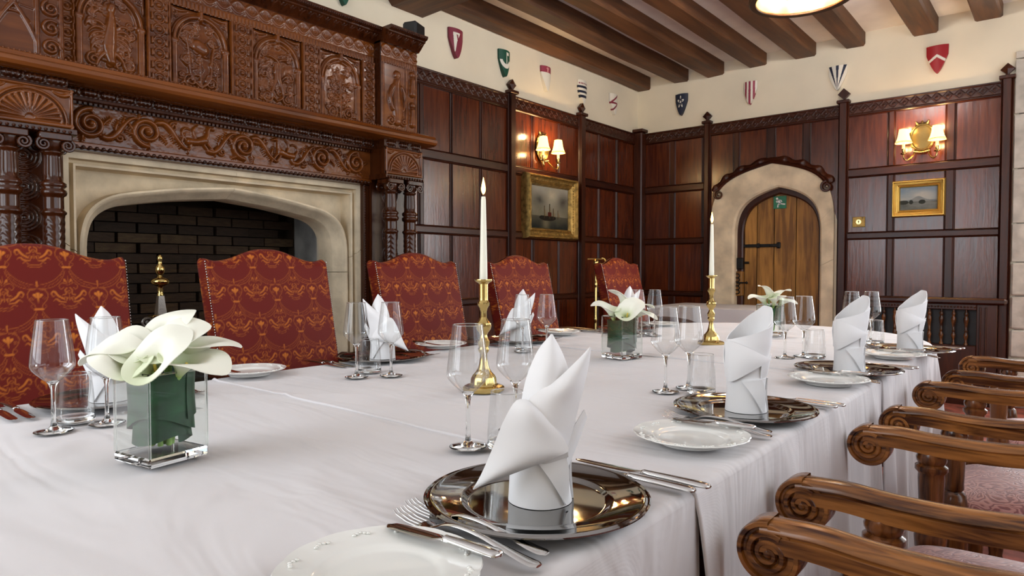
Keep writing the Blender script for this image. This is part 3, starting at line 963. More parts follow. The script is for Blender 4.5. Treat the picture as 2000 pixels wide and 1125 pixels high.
def leafset(c, x, z, ang, L, wd, ht=.009):
    """curled acanthus leaf of lobes"""
    ca, sa = math.cos(ang), math.sin(ang)
    rot = lambda p: [(x + a * ca - b * sa, z + a * sa + b * ca) for a, b in p]
    c.stroke(rot(bez([(0, 0), (L * .5, L * .18), (L, 0)], 10)), [wd * .5, wd * .6, wd * .2], ht)
    for k in range(4):
        t = .15 + .22 * k; ll = L * (.42 - .07 * k)
        for s in (1, -1):
            c.stroke(rot(bez([(L * t, L * .08), (L * t + ll * .5, L * .08 + s * ll * .35), (L * t + ll * .6, L * .08 + s * ll * .8)], 6)), [wd * .45, wd * .35, wd * .12], ht * .9)


def arcade(kind, y0, y1):
    w, h = y1 - y0, ZA1 - ZA0
    c = Carve(w, h, .0026); cx = w / 2; c.k = 1.5
    # side pilasters and round arch
    for x in (.020, w - .020):
        c.stroke([(x, .03), (x, h * .58)], .014, .005, base=.014)
        c.stroke([(x - .006, h * .58), (x + .006, h * .58)], .018, .016)
        c.stroke([(x - .006, .016), (x + .006, .016)], .018, .016)
    r = w / 2 - .020; zc = h * .60; ry = h * .33
    c.stroke(arc(cx, zc, r, 0, PI, 40, ry), .012, .014); c.stroke(arc(cx, zc, r - .02, 0, PI, 40, ry - .02), .006, .009)
    c.stroke(arc(cx, zc, r + .012, .2, PI - .2, 40, ry + .012), .005, .010)
    c.stroke([(cx, zc + ry - .01), (cx, zc + ry + .022)], .013, .022)
    for s in (1, -1):                                           # spandrel leaves
        c.stroke(bez([(cx + s * w * .46, h * .98), (cx + s * w * .36, h * .94), (cx + s * w * .2, h * .985)], 10), [.012, .009, .004], .009)
        c.stroke(bez([(cx + s * w * .46, h * .97), (cx + s * w * .455, h * .86), (cx + s * w * .47, h * .78)], 10), [.010, .007, .004], .009)
        c.stroke(spiral(cx + s * w * .41, h * .915, .004, .016, 1.2 * s, 0), .0045, .008)
    # panel carving
    b = .004
    if kind == 0:      # winged figure
        c.stroke(bez([(cx, .06), (cx - .02, .13), (cx + .01, .20), (cx, .27)], 14), [.022, .034, .026, .016], .018)
        c.stroke([(cx, .285), (cx + .004, .30)], .020, .018)
        for s in (1, -1):
            for k in range(5):
                c.stroke(bez([(cx + s * .02, .20 - k * .012), (cx + s * (.05 + .01 * k), .25 - k * .03), (cx + s * (.095 - .006 * k), .20 - k * .03)], 10), [.008, .008, .003], .010)
            c.stroke(bez([(cx + s * .01, .10), (cx + s * .05, .08), (cx + s * .06, .03)], 10), [.014, .010, .006], .013)
            c.stroke(spiral(cx + s * .068, .055, .030, .006, -1.5 * s, PI / 2), .0065, .010)
            c.stroke(spiral(cx + s * .062, .135, .022, .005, 1.4 * s, PI / 2), .0055, .009)
    elif kind == 1:    # S scrolls around a mask
        c.stroke([(cx - .01, .225), (cx + .01, .215)], .034, .018)
        for s in (1, -1):
            c.stroke(bez([(cx + s * .005, .03), (cx + s * .10, .09), (cx + s * .01, .16), (cx + s * .085, .21), (cx + s * .06, .27)], 26), [.010, .008, .007, .005], .012)
            c.stroke(spiral(cx + s * .050, .052, .034, .005, 1.7 * s, -PI / 2), .007, .012)
            c.stroke(spiral(cx + s * .062, .145, .024, .004, -1.6 * s, PI / 2), .006, .010)
            c.stroke(spiral(cx + s * .055, .255, .020, .004, 1.5 * s, 0), .005, .009)
        c.stroke([(cx, .03), (cx, .15)], [.010, .004], .012)
    elif kind == 2:    # interlaced dragons
        c.stroke(bez([(cx - .05, .27), (cx + .10, .24), (cx - .11, .15), (cx + .11, .10), (cx + .00, .04)], 40), [.010, .016, .016, .012, .006], .017)
        c.stroke(bez([(cx + .05, .27), (cx - .10, .24), (cx + .11, .15), (cx - .11, .10), (cx - .00, .04)], 40), [.008, .013, .013, .010, .005], .014)
        for s in (1, -1):
            c.stroke(spiral(cx + s * .060, .055, .034, .006, 1.8 * s, PI / 2), .007, .011)
            c.stroke(spiral(cx + s * .075, .175, .024, .004, -1.5 * s, PI / 2), .006, .010)
            c.stroke(bez([(cx + s * .03, .16), (cx + s * .08, .22), (cx + s * .09, .14)], 12), [.005, .009, .003], .009)
    else:              # crowned leafy stem
        c.stroke([(cx, .02), (cx, .24)], [.010, .006], .012)
        for k in range(5):
            for s in (1, -1):
                leafset(c, cx, .05 + k * .045, PI / 2 - s * (1.15 - .12 * k), .085 - .008 * k, .010, .010)
        for s in (1, -1): c.stroke(spiral(cx + s * .055, .05, .036, .005, 1.7 * s, PI / 2), .007, .012)
        for k in (-2, -1, 0, 1, 2): c.stroke([(cx + k * .010, .235), (cx + k * .018, .275)], [.007, .004], .012)
    fill = random.Random(kind)
    for q in range(34):
        a_ = fill.uniform(.05, w - .05); b_ = .03 + (h * .80) * (q + fill.random()) / 34
        c.stroke(spiral(a_, b_, .019, .004, fill.choice((-1.4, 1.4)), fill.uniform(0, 6), 18), [.0042, .0052, .0060], .0085)
        t_ = fill.uniform(0, 6); c.stroke(bez([(a_, b_), (a_ + .02 * math.cos(t_), b_ + .02 * math.sin(t_)), (a_ + .035 * math.cos(t_ + .7), b_ + .035 * math.sin(t_ + .7))], 8), [.006, .008, .003], .008)
    c.H += .0010 * (fbm(c.Sg * 55, c.Zg * 55, kind + 3) - .5) * ((c.Sg > .04) & (c.Sg < w - .04) & (c.Zg < zc + ry)) * 2
    return relief('arched_panel', c, left_map, y0, ZA0, D(XO), M['carved'], mant)


aw = .292
ays = [.955, 1.352, 1.762, 2.165]
for k, y in enumerate(ays): arcade(k, y, y + aw)
# carved pilasters between the arches
pil = [(.90, .955), (.955 + aw, 1.352), (1.352 + aw, 1.762), (1.762 + aw, 2.165), (2.165 + aw, 2.55)]
for (a, b) in pil:
    w, h = b - a, ZA1 - ZA0
    c = Carve(w, h, .0026); cx = w / 2; c.k = 1.3
    c.stroke([(.006, 0), (.006, h)], .006, .010); c.stroke([(w - .006, 0), (w - .006, h)], .006, .010)
    nn = 7; r = min(w * .32, .024)
    for k in range(nn):
        z = (k + .5) * h / nn
        c.stroke(arc(cx, z, r, 0, 2 * PI, 22), .0045, .010); c.stroke([(cx - .001, z), (cx + .001, z)], r * .45, .012)
        for s in (1, -1): c.stroke([(cx + s * r * 1.35, z - .012), (cx + s * r * 1.35, z + .012)], .005, .016)
    relief('carved_pilaster', c, left_map, a, ZA0, D(XO) + .022, M['carved'], mant)
    MB().box(XO - .02, XO + .0215, a, b, ZA0, ZA1).build('pilaster_core', M['carved'], mant, smooth=None)
# fluted band and interlaced strapwork over the arcade
c = Carve(YZ - YA, .040, .0035)
for k in range(84):
    x = (k + .5) * (YZ - YA) / 84; c.stroke([(x, .006), (x, .032)], .0062, .007)
relief('fluted_band', c, left_map, YA, ZA1, D(XO) + .020, M['carved'], mant)


def strap(y0, y1, d, nm='strapwork_frieze'):
    c = Carve(y1 - y0, .085, .0035); L = y1 - y0
    for ph in (0, PI):
        x = np.linspace(0, L, int(L / .006)); c.stroke(np.stack([x, .043 + .028 * np.sin(x * 2 * PI / .15 + ph)], 1), .008, .007)
    for k in range(int(L / .075)):
        x = (k + .5) * .075; c.stroke(arc(x, .043, .016, 0, 2 * PI, 14), .004, .008)
        c.stroke([(x + .036, .014), (x + .0361, .072)], .004, .005)
    relief(nm, c, left_map, y0, ZA1 + .040, d, M['carved'], mant)


strap(YA, YZ, D(XO) + .015)
MB().box(XL, XO - .004, .60, 2.86, 1.9, 2.52).build('overmantel_core', M['carved_dark'], mant, smooth=None)
# projecting ends with figure panels
XE = -3.195
for y0, y1, kk in ((.605, .90, 0), (2.55, 2.835, 1)):
    MB().box(XO - .05, XE - .003, y0, y1, 1.93, 2.47, .003).build('end_block', M['carved_dark'], mant, smooth=None)
    w, h = y1 - y0, ZA1 - ZA0
    c = Carve(w, h, .0028); cx = w * .42; c.k = 1.2
    for x in (.012, w * .68, w - .012): c.stroke([(x, 0), (x, h)], .010, .010)
    if kk:
        for k in range(2):
            x = w * .84; z = .08 + .19 * k
            c.stroke([(x, z - .03), (x, z + .055)], [.024, .026, .016], .026); c.stroke([(x, z + .085), (x, z + .09)], .020, .024)
        c.stroke(bez([(cx, .05), (cx + .02, .15), (cx - .02, .22), (cx, .30)], 14), [.03, .045, .04, .02], .024); c.stroke([(cx, .33), (cx, .335)], .026, .024)
        for s in (1, -1): c.stroke(bez([(cx + s * .03, .26), (cx + s * .08, .20), (cx + s * .04, .12)], 10), [.016, .014, .012], .020); c.stroke(spiral(cx + s * .05, .05, .03, .005, 1.5 * s, PI / 2), .007, .012)
    else:
        c.stroke([(.03, .20), (w * .64, .18)], .004, .006)
        for s in (1, -1):
            c.stroke(bez([(cx, .19), (cx + s * .05, .12), (cx + s * .08, .03)], 14), [.010, .007, .005], .010)
            c.stroke(bez([(cx, .20), (cx + s * .05, .28), (cx + s * .08, .36)], 14), [.012, .010, .006], .013)
            c.stroke(arc(cx + s * .0, .10, .055, PI * .15, PI * .85), .005, .007)
        for k in range(5):
            x = w * .84; z = (k + .5) * h / 5; c.stroke(spiral(x, z, .032, .006, 1.6, k), .007, .013)
    relief('figure_panel', c, left_map, y0, ZA0, D(XE) + .001, M['carved'], mant)
    strap(y0, y1, D(XE) + .001)
    c = Carve(w, .04, .0035)
    for k in range(15): c.stroke([((k + .5) * w / 15, .006), ((k + .5) * w / 15, .032)], .0062, .007)
    relief('fluted_band', c, left_map, y0, ZA1, D(XE) + .004, M['carved'], mant)


# top cornice (breaks forward over the ends), base moulding and mantel shelf
def cornice(y0, y1, d, nm):
    mb = MB(); mprof(mb, left_map, [(0, 2.455), (d + .006, 2.455), (d + .012, 2.463), (d + .020, 2.468), (d + .052, 2.500), (d + .066, 2.506), (d + .066, 2.514), (d + .084, 2.520), (d + .090, 2.530), (d + .090, 2.540), (0, 2.540)], y0, y1)
    o = mb.build(nm, M['carved_dark'], mant, smooth=25)
    c = Carve(y1 - y0, .036, .0035); n = max(3, int((y1 - y0) / .055))
    for k in range(n):
        x = (k + .5) * (y1 - y0) / n
        c.stroke(bez([(x - .022, .032), (x, .000), (x + .022, .032)], 8), .005, .005); c.stroke([(x, .012), (x, .03)], [.010, .006], .006)
    mb = MB(); P = left_map(y0 + c.Sg, d + .020 + .034 * (c.Zg / .036) + c.H, 2.468 + c.Zg)
    mb.grid(P); mb.build('cornice_leaf', M['carved_dark'], o, smooth=180, recalc=False)
    mb = MB()
    for y in np.arange(y0 + .006, y1, .014): mb.sphere((XL + d + .088, y, 2.524), (.006, .005, .006), 5, 4)
    mb.build('cornice_bead', M['carved_dark'], o, smooth=180, recalc=False)


cornice(.90, 2.55, D(XO) + .012, 'cornice'); cornice(.60, .90, D(XE) + .01, 'cornice'); cornice(2.55, 2.845, D(XE) + .01, 'cornice')
mb = MB(); mprof(mb, left_map, [(0, 1.865), (D(-3.10) - .03, 1.865), (D(-3.10) - .008, 1.872), (D(-3.10), 1.885), (D(-3.10), 1.90), (D(-3.10) - .012, 1.908), (D(-3.10) - .02, 1.925), (D(-3.16), 1.930), (D(-3.18), 1.945), (0, 1.945)], .52, 2.925)
mb.build('mantel_shelf', M['carved'], mant, smooth=25)
mb = MB()
for y in np.arange(.62, 2.84, .0175): mb.sphere((-3.178, y, 1.944), (.006, .005, .006), 5, 4)
mb.build('bead_row', M['carved'], mant, smooth=180, recalc=False)
# deep carved course under the shelf
MB().box(XL, -3.303, .62, 2.83, 1.60, 1.866).build('frieze_core', M['carved_dark'], mant, smooth=None)
for y0, y1, xb in ((.90, 2.55, -3.30), (.60, .90, -3.19), (2.55, 2.845, -3.19)):
    mb = MB(); d = D(xb)
    mprof(mb, left_map, [(0, 1.80), (d + .012, 1.80), (d + .018, 1.806), (d + .030, 1.812), (d + .034, 1.822), (d + .022, 1.828), (d + .02, 1.866), (0, 1.866)], y0, y1)
    mb.build('under_shelf_mould', M['carved_dark'], mant, smooth=25)
    c = Carve(y1 - y0, .036, .0035); n = int((y1 - y0) / .075)
    for k in range(n):
        x = (k + .5) * (y1 - y0) / n
        c.stroke([(x - .02, .018), (x + .02, .018)], .013, .016); c.stroke([(x + .036, .006), (x + .0361, .03)], .005, .010)
        for q in (-.018, 0, .018): c.stroke([(x + q, .008), (x + q, .028)], .005, .021)
    relief('carved_course', c, left_map, y0, 1.829, d + .022, M['carved_dark'], mant)
    mb = MB()
    for y in np.arange(y0 + .01, y1 - .005, .02): mb.box(XL + d + .02, XL + d + .032, y, y + .011, 1.794, 1.804)
    mb.build('dentil', M['carved_dark'], mant, smooth=None)
# main frieze: running scrolls with beasts
L = YZ - YA
c = Carve(L, .165, .0025); c.k = 1.35
zc = .086
for k in range(7):
    x = .12 + k * .235; s = 1 if k % 2 == 0 else -1
    if k in (2, 4):      # a prancing beast
        sx = 1 if k == 2 else -1
        q = lambda a, b: (x + sx * a, b)
        c.stroke([q(-.045, .070), q(-.01, .072), q(.03, .085)], [.020, .017, .022], .022)
        c.stroke(bez([q(.03, .09), q(.055, .11), q(.035, .135), q(.055, .150)], 12), [.017, .010, .009, .008], .020)
        c.stroke([q(.052, .150), q(.078, .143)], [.010, .005], .018)
        c.stroke(bez([q(.035, .08), q(.07, .05), q(.085, .015)], 8), [.010, .007, .004], .016); c.stroke(bez([q(.02, .075), q(.04, .04), q(.06, .030)], 8), [.010, .007, .004], .014)
        c.stroke(bez([q(-.045, .07), q(-.025, .03), q(-.06, .035), q(-.05, .012)], 10), [.014, .008, .006, .005], .016)
        c.stroke(bez([q(-.055, .075), q(-.10, .10), q(-.07, .15), q(-.04, .13)], 14), [.008, .006, .004], .012)
        c.stroke(bez([q(-.01, .085), q(-.04, .13), q(.0, .155)], 10), [.008, .010, .003], .012)
    else:
        c.stroke(spiral(x, zc, .066, .008, 1.9 * s, PI * .5 * s, 40), [.013, .010, .012], .018)
        c.stroke([(x, zc), (x + .001, zc)], .013, .022)
        for a in range(5):
            leafset(c, x + .05 * math.cos(a * 1.3 + k), zc + .05 * math.sin(a * 1.3 + k), a * 1.3 + k + .8 * s, .055, .010, .012)
    if k < 6:
        c.stroke(bez([(x + .05, zc - s * .05), (x + .11, zc - s * .075), (x + .13, zc + s * .06), (x + .19, zc + s * .055)], 18), [.013, .016, .010, .006], .017)
        for t in (.35, .55, .75):
            leafset(c, x + .05 + .14 * t, zc + s * (.11 * t - .055), (1.2 if s > 0 else -1.2) * (1 if t < .6 else -1), .055, .011, .012)
        c.stroke(spiral(x + .118, zc - s * .045, .022, .004, 1.4, k), .006, .012)
c.H += .003 * (fbm(c.Sg * 40, c.Zg * 40, 8) - .5)
relief('scroll_frieze', c, left_map, YA, 1.632, D(-3.30) + .001, M['carved'], mant)
mb = MB(); mprof(mb, left_map, [(0, 1.598), (D(-3.335), 1.598), (D(-3.305), 1.606), (D(-3.292), 1.612), (D(-3.292), 1.630), (D(-3.30), 1.636), (0, 1.636)], YA, YZ)
mb.build('frieze_rail', M['carved'], mant, smooth=25)
mb = MB()
for y in np.arange(YA + .012, YZ, .0265): mb.sphere((-3.292, y, 1.612), (.010, .0095, .009), 7, 5)
mb.build('bead_row', M['carved_dark'], mant, smooth=180, recalc=False)
# fan-carved blocks over the twin columns
for y0, y1 in ((.615, .915), (2.545, 2.835)):
    XB = -3.155
    MB().box(XL, XB - .003, y0, y1, 1.655, 1.815, .002).build('fan_block', M['carved_dark'], mant, smooth=None)
    w = y1 - y0; c = Carve(w, .16, .0026); cx = w / 2; c.k = 1.5
    R0 = .125
    for r in (R0, R0 - .016): c.stroke(arc(cx, .022, r, 0, PI, 40, r * .95), .006, .010)
    for k in range(13):
        a = PI * (k + .5) / 13
        c.stroke([(cx + .018 * math.cos(a), .024 + .018 * math.sin(a)), (cx + .098 * math.cos(a), .024 + .094 * math.sin(a))], [.003, .011], .010)
    c.stroke([(0, .010), (w, .010)], .010, .008); c.stroke([(.006, 0), (.006, .16)], .006, .009); c.stroke([(w - .006, 0), (w - .006, .16)], .006, .009); c.stroke([(0, .154), (w, .154)], .006, .009)
    for s in (1, -1): c.stroke(bez([(cx + s * w * .44, .14), (cx + s * w * .36, .12), (cx + s * w * .26, .145)], 8), [.010, .006, .003], .008)
    relief('fan_panel', c, left_map, y0, 1.655, D(XB) + .001, M['carved'], mant)
    mb = MB()
    mprof(mb, left_map, [(0, 1.628), (D(-3.15), 1.628), (D(-3.135), 1.634), (D(-3.135), 1.652), (D(-3.15), 1.658), (0, 1.658)], y0 - .008, y1 + .008)
    for y in np.arange(y0 + .01, y1, .021): mb.sphere((-3.134, y, 1.640), (.007, .007, .007), 6, 4)
    mb.build('bead_row', M['carved_dark'], mant, smooth=30)
    # back panel with rings behind the columns
    MB().box(XL, -3.304, y0 + .01, y1 - .0, 0, 1.63).build('pier_panel', M['carved_dark'], mant, smooth=None)
    c = Carve(w - .02, .78, .004)
    for k in range(6):
        z = .07 + k * .128
        for r in (.056, .042, .028, .013): c.stroke(arc(w / 2, z, r, 0, 2 * PI, 30), .0045, .008)
    relief('ring_panel', c, left_map, y0 + .01, .84, D(-3.30) + .001, M['carved_dark'], mant)
    MB().box(XL, -3.10, y0 - .01, y1 + .005, 0, .84, .01).build('pedestal', M['carved_dark'], mant, smooth=None)
    # twin turned columns
    prof = [(.002, .84), (.052, .84), (.052, .865), (.044, .872), (.050, .885), (.040, .90), (.037, .93), (.042, .96), (.042, 1.10), (.046, 1.105), (.046, 1.118), (.040, 1.124),
            (.040, 1.20), (.041, 1.30), (.047, 1.306), (.047, 1.314), (.038, 1.322), (.038, 1.375), (.047, 1.382), (.050, 1.392), (.047, 1.402), (.038, 1.408), (.048, 1.418), (.048, 1.43), (.036, 1.438), (.034, 1.452), (.036, 1.47), (.033, 1.545), (.040, 1.552), (.042, 1.56), (.002, 1.562)]
    pz = []
    for (r0, z0), (r1, z1) in zip(prof[:-1], prof[1:]):
        m = max(1, int(abs(z1 - z0) / .006)); pz += [(r0 + (r1 - r0) * t / m, z0 + (z1 - z0) * t / m) for t in range(m)]
    pz.append(prof[-1])

    def cmod(Z, A):
        fl = (Z > 1.455) & (Z < 1.545); ch = (Z > 1.124) & (Z < 1.30); ar = (Z > .96) & (Z < 1.10)
        f = 1 - .11 * fl * np.abs(np.cos(A * 6)) ** .6
        f = f - .10 * ch * np.abs(np.sin(A * 2 + 0) * np.cos((Z - 1.124) * 2 * PI / .06 + np.abs(((A * 4 / PI) % 2) - 1) * PI))
        f = f - .12 * ar * (np.abs(np.cos(A * 4)) < .35)
        return f
    for yc in ((y0 + .083, y0 + .232) if y0 < 1 else (y0 + .066, y0 + .218)):
        col = MB().lathe(pz, 48, (-3.185, yc, 0), cmod).build('column', M['carved_dark'], mant, smooth=180)
        mb = MB(); mb.box(-3.245, -3.125, yc - .058, yc + .058, 1.600, 1.630, .005); mb.lathe([(.03, 1.56), (.044, 1.575), (.046, 1.60)], 20, (-3.185, yc, 0))
        for s in (1, -1):
            for xx in (-3.135, -3.235):
                P = spiral(0, 0, .026, .004, 1.9, PI / 2, 26)
                mb.tube([(xx, yc + s * (.042 + p[0] * -1), 1.582 + p[1]) for p in P], np.linspace(.0065, .004, 26), 6)
            mb.tube([(-3.135, yc + s * .042, 1.602), (-3.235, yc + s * .042, 1.602)], .008, 6)
        mb.build('capital', M['carved_dark'], col, smooth=40)
for y0, y1 in ((.878, .925), (2.515, 2.555)):
    MB().box(XL, -3.325, y0, y1, 0, 1.60, .004).build('inner_stile', M['carved_dark'], mant, smooth=None)
    mb = MB()
    for z in np.arange(.86, 1.6, .016): mb.sphere((-3.325, (y0 + y1) / 2 - (.012 if y0 > 2 else -.012), z), (.006, .005, .0055), 5, 4)
    mb.build('bead_row', M['carved_dark'], mant, smooth=180, recalc=False)

# ------------------------------------------------------------------ painted shields on the plaster
WH, CR, NV, GR, MA, RD = (.78, .75, .66), (.30, .035, .07), (.010, .016, .040), (.008, .075, .045), (.22, .025, .05), (.33, .012, .018)


def shield(mapf, s, z, wd, ht, fn, label, ground):
    """heater shield: fn(u, v) gives the colour, u -1..1 across, v 0 (point) .. 1 (top)"""
    nu, nv = 61, 81
    v = np.linspace(0, 1, nv); hw = np.minimum(1, (v / .66) ** .66) * (.93 + .07 * v)
    hw = np.maximum(hw, .01)
    u = np.linspace(-1, 1, nu)
    U, V = np.meshgrid(u, v, indexing='ij')
    Sg = s + U * hw[None] * wd / 2; Zg = z + V * ht + .012 * (1 - U ** 2) * 0
    Dp = .016 + .022 * (1 - (U * hw[None]) ** 2)
    Pf = mapf(Sg, Dp, Zg)
    X = U * hw[None]
    Cc = np.array(fn(X, V)); Cc = np.broadcast_to(Cc, (nu, nv, 3)) if Cc.ndim == 1 else Cc
    mb = MB(); mb.grid(Pf)
    rim = [(0, j) for j in range(nv)] + [(i, nv - 1) for i in range(1, nu)] + [(nu - 1, j) for j in range(nv - 2, -1, -1)] + [(i, 0) for i in range(nu - 2, 0, -1)]
    A = np.array([Pf[i, j] for i, j in rim]); Bk = np.array([mapf(Sg[i, j], np.array(.001), Zg[i, j]) for i, j in rim])
    mb.grid(np.stack([A, Bk], 1), cu=True)
    cols = np.concatenate([Cc.reshape(-1, 3), np.stack([np.array([Cc[i, j], Cc[i, j]]) for i, j in rim]).reshape(-1, 3) * .8])
    o = mb.build('wall_shield', M['enamel'], None, smooth=40, recalc=False, colors=cols)
    tag(o, label, 'shield', 'painted heraldic shields on the walls')
    return o


def pick(conds, base):
    def fn(U, V):
        out = np.empty(U.shape + (3,)); out[:] = base
        for test, col in conds:
            out[test(U, V)] = col
        return out
    return fn


def pseg(U, V, a, b, w, asp=1.7):
    a = np.array(a); b = np.array(b); d = b - a; d = d * [1, asp]
    X = U - a[0]; Y = (V - a[1]) * asp
    t = np.clip((X * d[0] + Y * d[1]) / (d @ d), 0, 1)
    return np.hypot(X - t * d[0], Y - t * d[1]) < w


shield(left_map, 2.565, 2.775, .13, .215, pick([(lambda u, v: pseg(u, v, (-.5, .8), (.5, .8), .1), WH)], GR), 'green shield high above the carved chimneypiece cornice', None)
shield(left_map, 3.585, 2.684, .15, .222, pick([(lambda u, v: (v < .86) & (v > .2) & (u > -.62 + .25 * (1 - v)) & (u < .62 * v - .45 + .9 * np.abs(v - .55) * (v > .55)), WH), (lambda u, v: (np.abs(u - (.1 - .6 * (v - .5))) < .10) & (v > .4) & (v < .8), MA)], MA), 'maroon shield with a white flame shape nearest the chimneypiece', None)
shield(left_map, 4.15, 2.67, .14, .218, pick([
    (lambda u, v: (v > .30) & (v < .62) & (((u * .8) ** 2 + ((v - .66) * 2.0) ** 2) < .50) & (((u * .9) ** 2 + ((v - .72) * 2.2) ** 2) > .30), WH),
    (lambda u, v: pseg(u, v, (.1, .5), (.1, .9), .06), WH), (lambda u, v: (v > .80) & (v < .92) & (u > .1) & (u < .5), WH)], GR), 'dark green shield with a white ship over the first finial', None)


def star(u, v, cx, cv, r, n=5, asp=1.7):
    x = u - cx; y = (v - cv) * asp; a = np.arctan2(x, y); rr = np.hypot(x, y)
    k = np.abs(((a / (2 * PI) * n) % 1) - .5) * 2
    return rr < r * (.42 + .58 * k ** 1.6)


shield(left_map, 4.72, 2.669, .14, .218, pick([(lambda u, v: v > .74, CR), (lambda u, v: star(u, v, 0, .87, .30), (.7, .3, .3))], WH), 'white shield with a crimson top band above the wall lamp', None)
shield(left_map, 5.30, 2.66, .15, .228, pick([(lambda u, v: (np.abs(v - .72) < .055) | (np.abs(v - .52) < .055) | (np.abs(v - .32) < .055), NV), (lambda u, v: (v > .83) & (v < .90) & ((u * 4) % 1 > .4), MA)], WH), 'white shield with three dark navy bars over the second finial', None)
shield(left_map, 5.87, 2.665, .145, .21, pick([(lambda u, v: np.abs(v - .55) < .04, MA), (lambda u, v: pseg(u, v, (-.8, .58), (.8, .98), .08), MA), (lambda u, v: pseg(u, v, (-.6, .2), (.5, .5), .08), MA)], WH), 'white shield with thin maroon lines nearest the room corner', None)


def rose(u, v):
    x = u; y = (v - .62) * 1.75; a = np.arctan2(x, y); r = np.hypot(x, y)
    k = np.cos(a * 5); return (r < .30 + .22 * k) & ~((r < .22 + .1 * k) & (r > .10)) & ~((r < .36 + .1 * k) & (r > .30) & (k > .8) & (r < .34))


shield(back_map, -3.088, 2.673, .135, .222, pick([(rose, WH)], NV), 'near black shield with a white five petalled flower', None)
shield(back_map, -2.37, 2.672, .13, .22, pick([(lambda u, v: (np.abs(u) < .16) | (np.abs(u + .6) < .15) | (np.abs(u - .6) < .15), CR)], WH), 'white shield with three upright crimson stripes above the arched door', None)
shield(back_map, -1.588, 2.672, .155, .216, pick([(lambda u, v: (np.abs(u - .0) < .16 * v) | (np.abs(u + .80 * v) < .16 * v) | (np.abs(u - .80 * v) < .16 * v), NV)], WH), 'white shield with three black wedges meeting at the point', None)
shield(back_map, -.838, 2.68, .155, .224, pick([(lambda u, v: np.abs(v - (.62 - .26 * np.abs(u) * 1.0)) < .055, WH)], RD), 'crimson shield with a white chevron over the right-hand wall lamp', None)

# ------------------------------------------------------------------ framed paintings
def painting(name, mapf, s0, s1, z0, z1, fw, dep, fn, matf, mati, label, tilt=0.0):
    root = empty(name, (0, 0, 0), label=label, cat='painting', group='framed sea paintings on the panelling')
    prof = [(0, .0), (0, dep * .55), (fw * .06, dep * .8), (fw * .14, dep), (fw * .24, dep), (fw * .32, dep * .72), (fw * .55, dep * .62), (fw * .72, dep * .50), (fw * .80, dep * .60), (fw * .88, dep * .56), (fw, dep * .30), (fw, .0)]
    cor = [(s0, z0, 1, 1), (s1, z0, -1, 1), (s1, z1, -1, -1), (s0, z1, 1, -1)]
    P = []
    for (s, z, a, b) in cor:
        P.append([mapf(np.array(s + a * o), np.array(d + .004), np.array(z + b * o)) for o, d in prof])
    MB().grid(np.array(P), cu=True).build('frame', matf, root, smooth=28)
    # ornaments on the frame
    mb = MB()
    for t in np.arange(s0 + fw * .3, s1 - fw * .3, .024):
        for z in (z0 + fw * .5, z1 - fw * .5): c = mapf(np.array(t), np.array(dep * .66), np.array(z)); mb.sphere(c, .0085, 6, 4)
    for t in np.arange(z0 + fw * .3, z1 - fw * .3, .024):
        for s in (s0 + fw * .5, s1 - fw * .5): c = mapf(np.array(s), np.array(dep * .66), np.array(t)); mb.sphere(c, .0085, 6, 4)
    if mati: mb.build('frame_ornament', mati, root, smooth=180, recalc=False)
    n, m = 150, 110
    U, V = np.meshgrid(np.linspace(0, 1, n), np.linspace(0, 1, m), indexing='ij')
    P = mapf(s0 + fw + U * (s1 - s0 - 2 * fw), np.full_like(U, dep * .30), z0 + fw + V * (z1 - z0 - 2 * fw))
    MB().grid(P).build('canvas', M['paint'], root, smooth=None, recalc=False, colors=fn(U, V).reshape(-1, 3))
    return root


def mixc(a, b, t): t = np.clip(t, 0, 1)[..., None]; return np.array(a) * (1 - t) + np.array(b) * t


def sea_dark(U, V):
    n1 = fbm(U * 4, V * 4, 11, 5); n2 = fbm(U * 7 + 3, V * 5, 12, 5)
    c = mixc((.20, .19, .13), (.42, .40, .32), (V - .3) * 1.4 + (n1 - .5))
    c = mixc(c, (.60, .54, .38), np.exp(-(((U - .55) / .14) ** 2 + ((V - .80) / .16) ** 2)) * (1.2 * n2 + .2))
    c = mixc(c, (.055, .052, .042), (np.exp(-(((U - .2) / .18) ** 2 + ((V - .66) / .16) ** 2)) + np.exp(-(((U - .88) / .16) ** 2 + ((V - .66) / .2) ** 2))) * 1.6 * n1)
    sea = V < .30
    cs = mixc((.10, .095, .065), (.025, .028, .024), (.3 - V) * 4 + (n2 - .5) * .8)
    c[sea] = cs[sea]
    c = mixc(c, (.22, .20, .12), np.exp(-(((U - .4) / .08) ** 2 + ((V - .12) / .16) ** 2)) * .6)
    hull = ((U - .45) / .22) ** 2 + ((V - .26) / .075) ** 2 < 1
    c[hull & (V < .31)] = (.020, .016, .012)
    for x, h, wd in ((.36, .55, .010), (.50, .60, .012), (.60, .50, .010), (.72, .46, .008)):
        k = (np.abs(U - x) < wd) & (V > .24) & (V < h); c[k] = (.05, .035, .02)
        k = (U > x) & (U < x + .07 * (h - V) / (h - .28)) & (V > .30) & (V < h); c[k] = c[k] * .55 + np.array((.10, .065, .025))
    k = (np.abs(U - .50) < .05) & (V > .30) & (V < .40); c[k] = (.09, .02, .012)
    return c


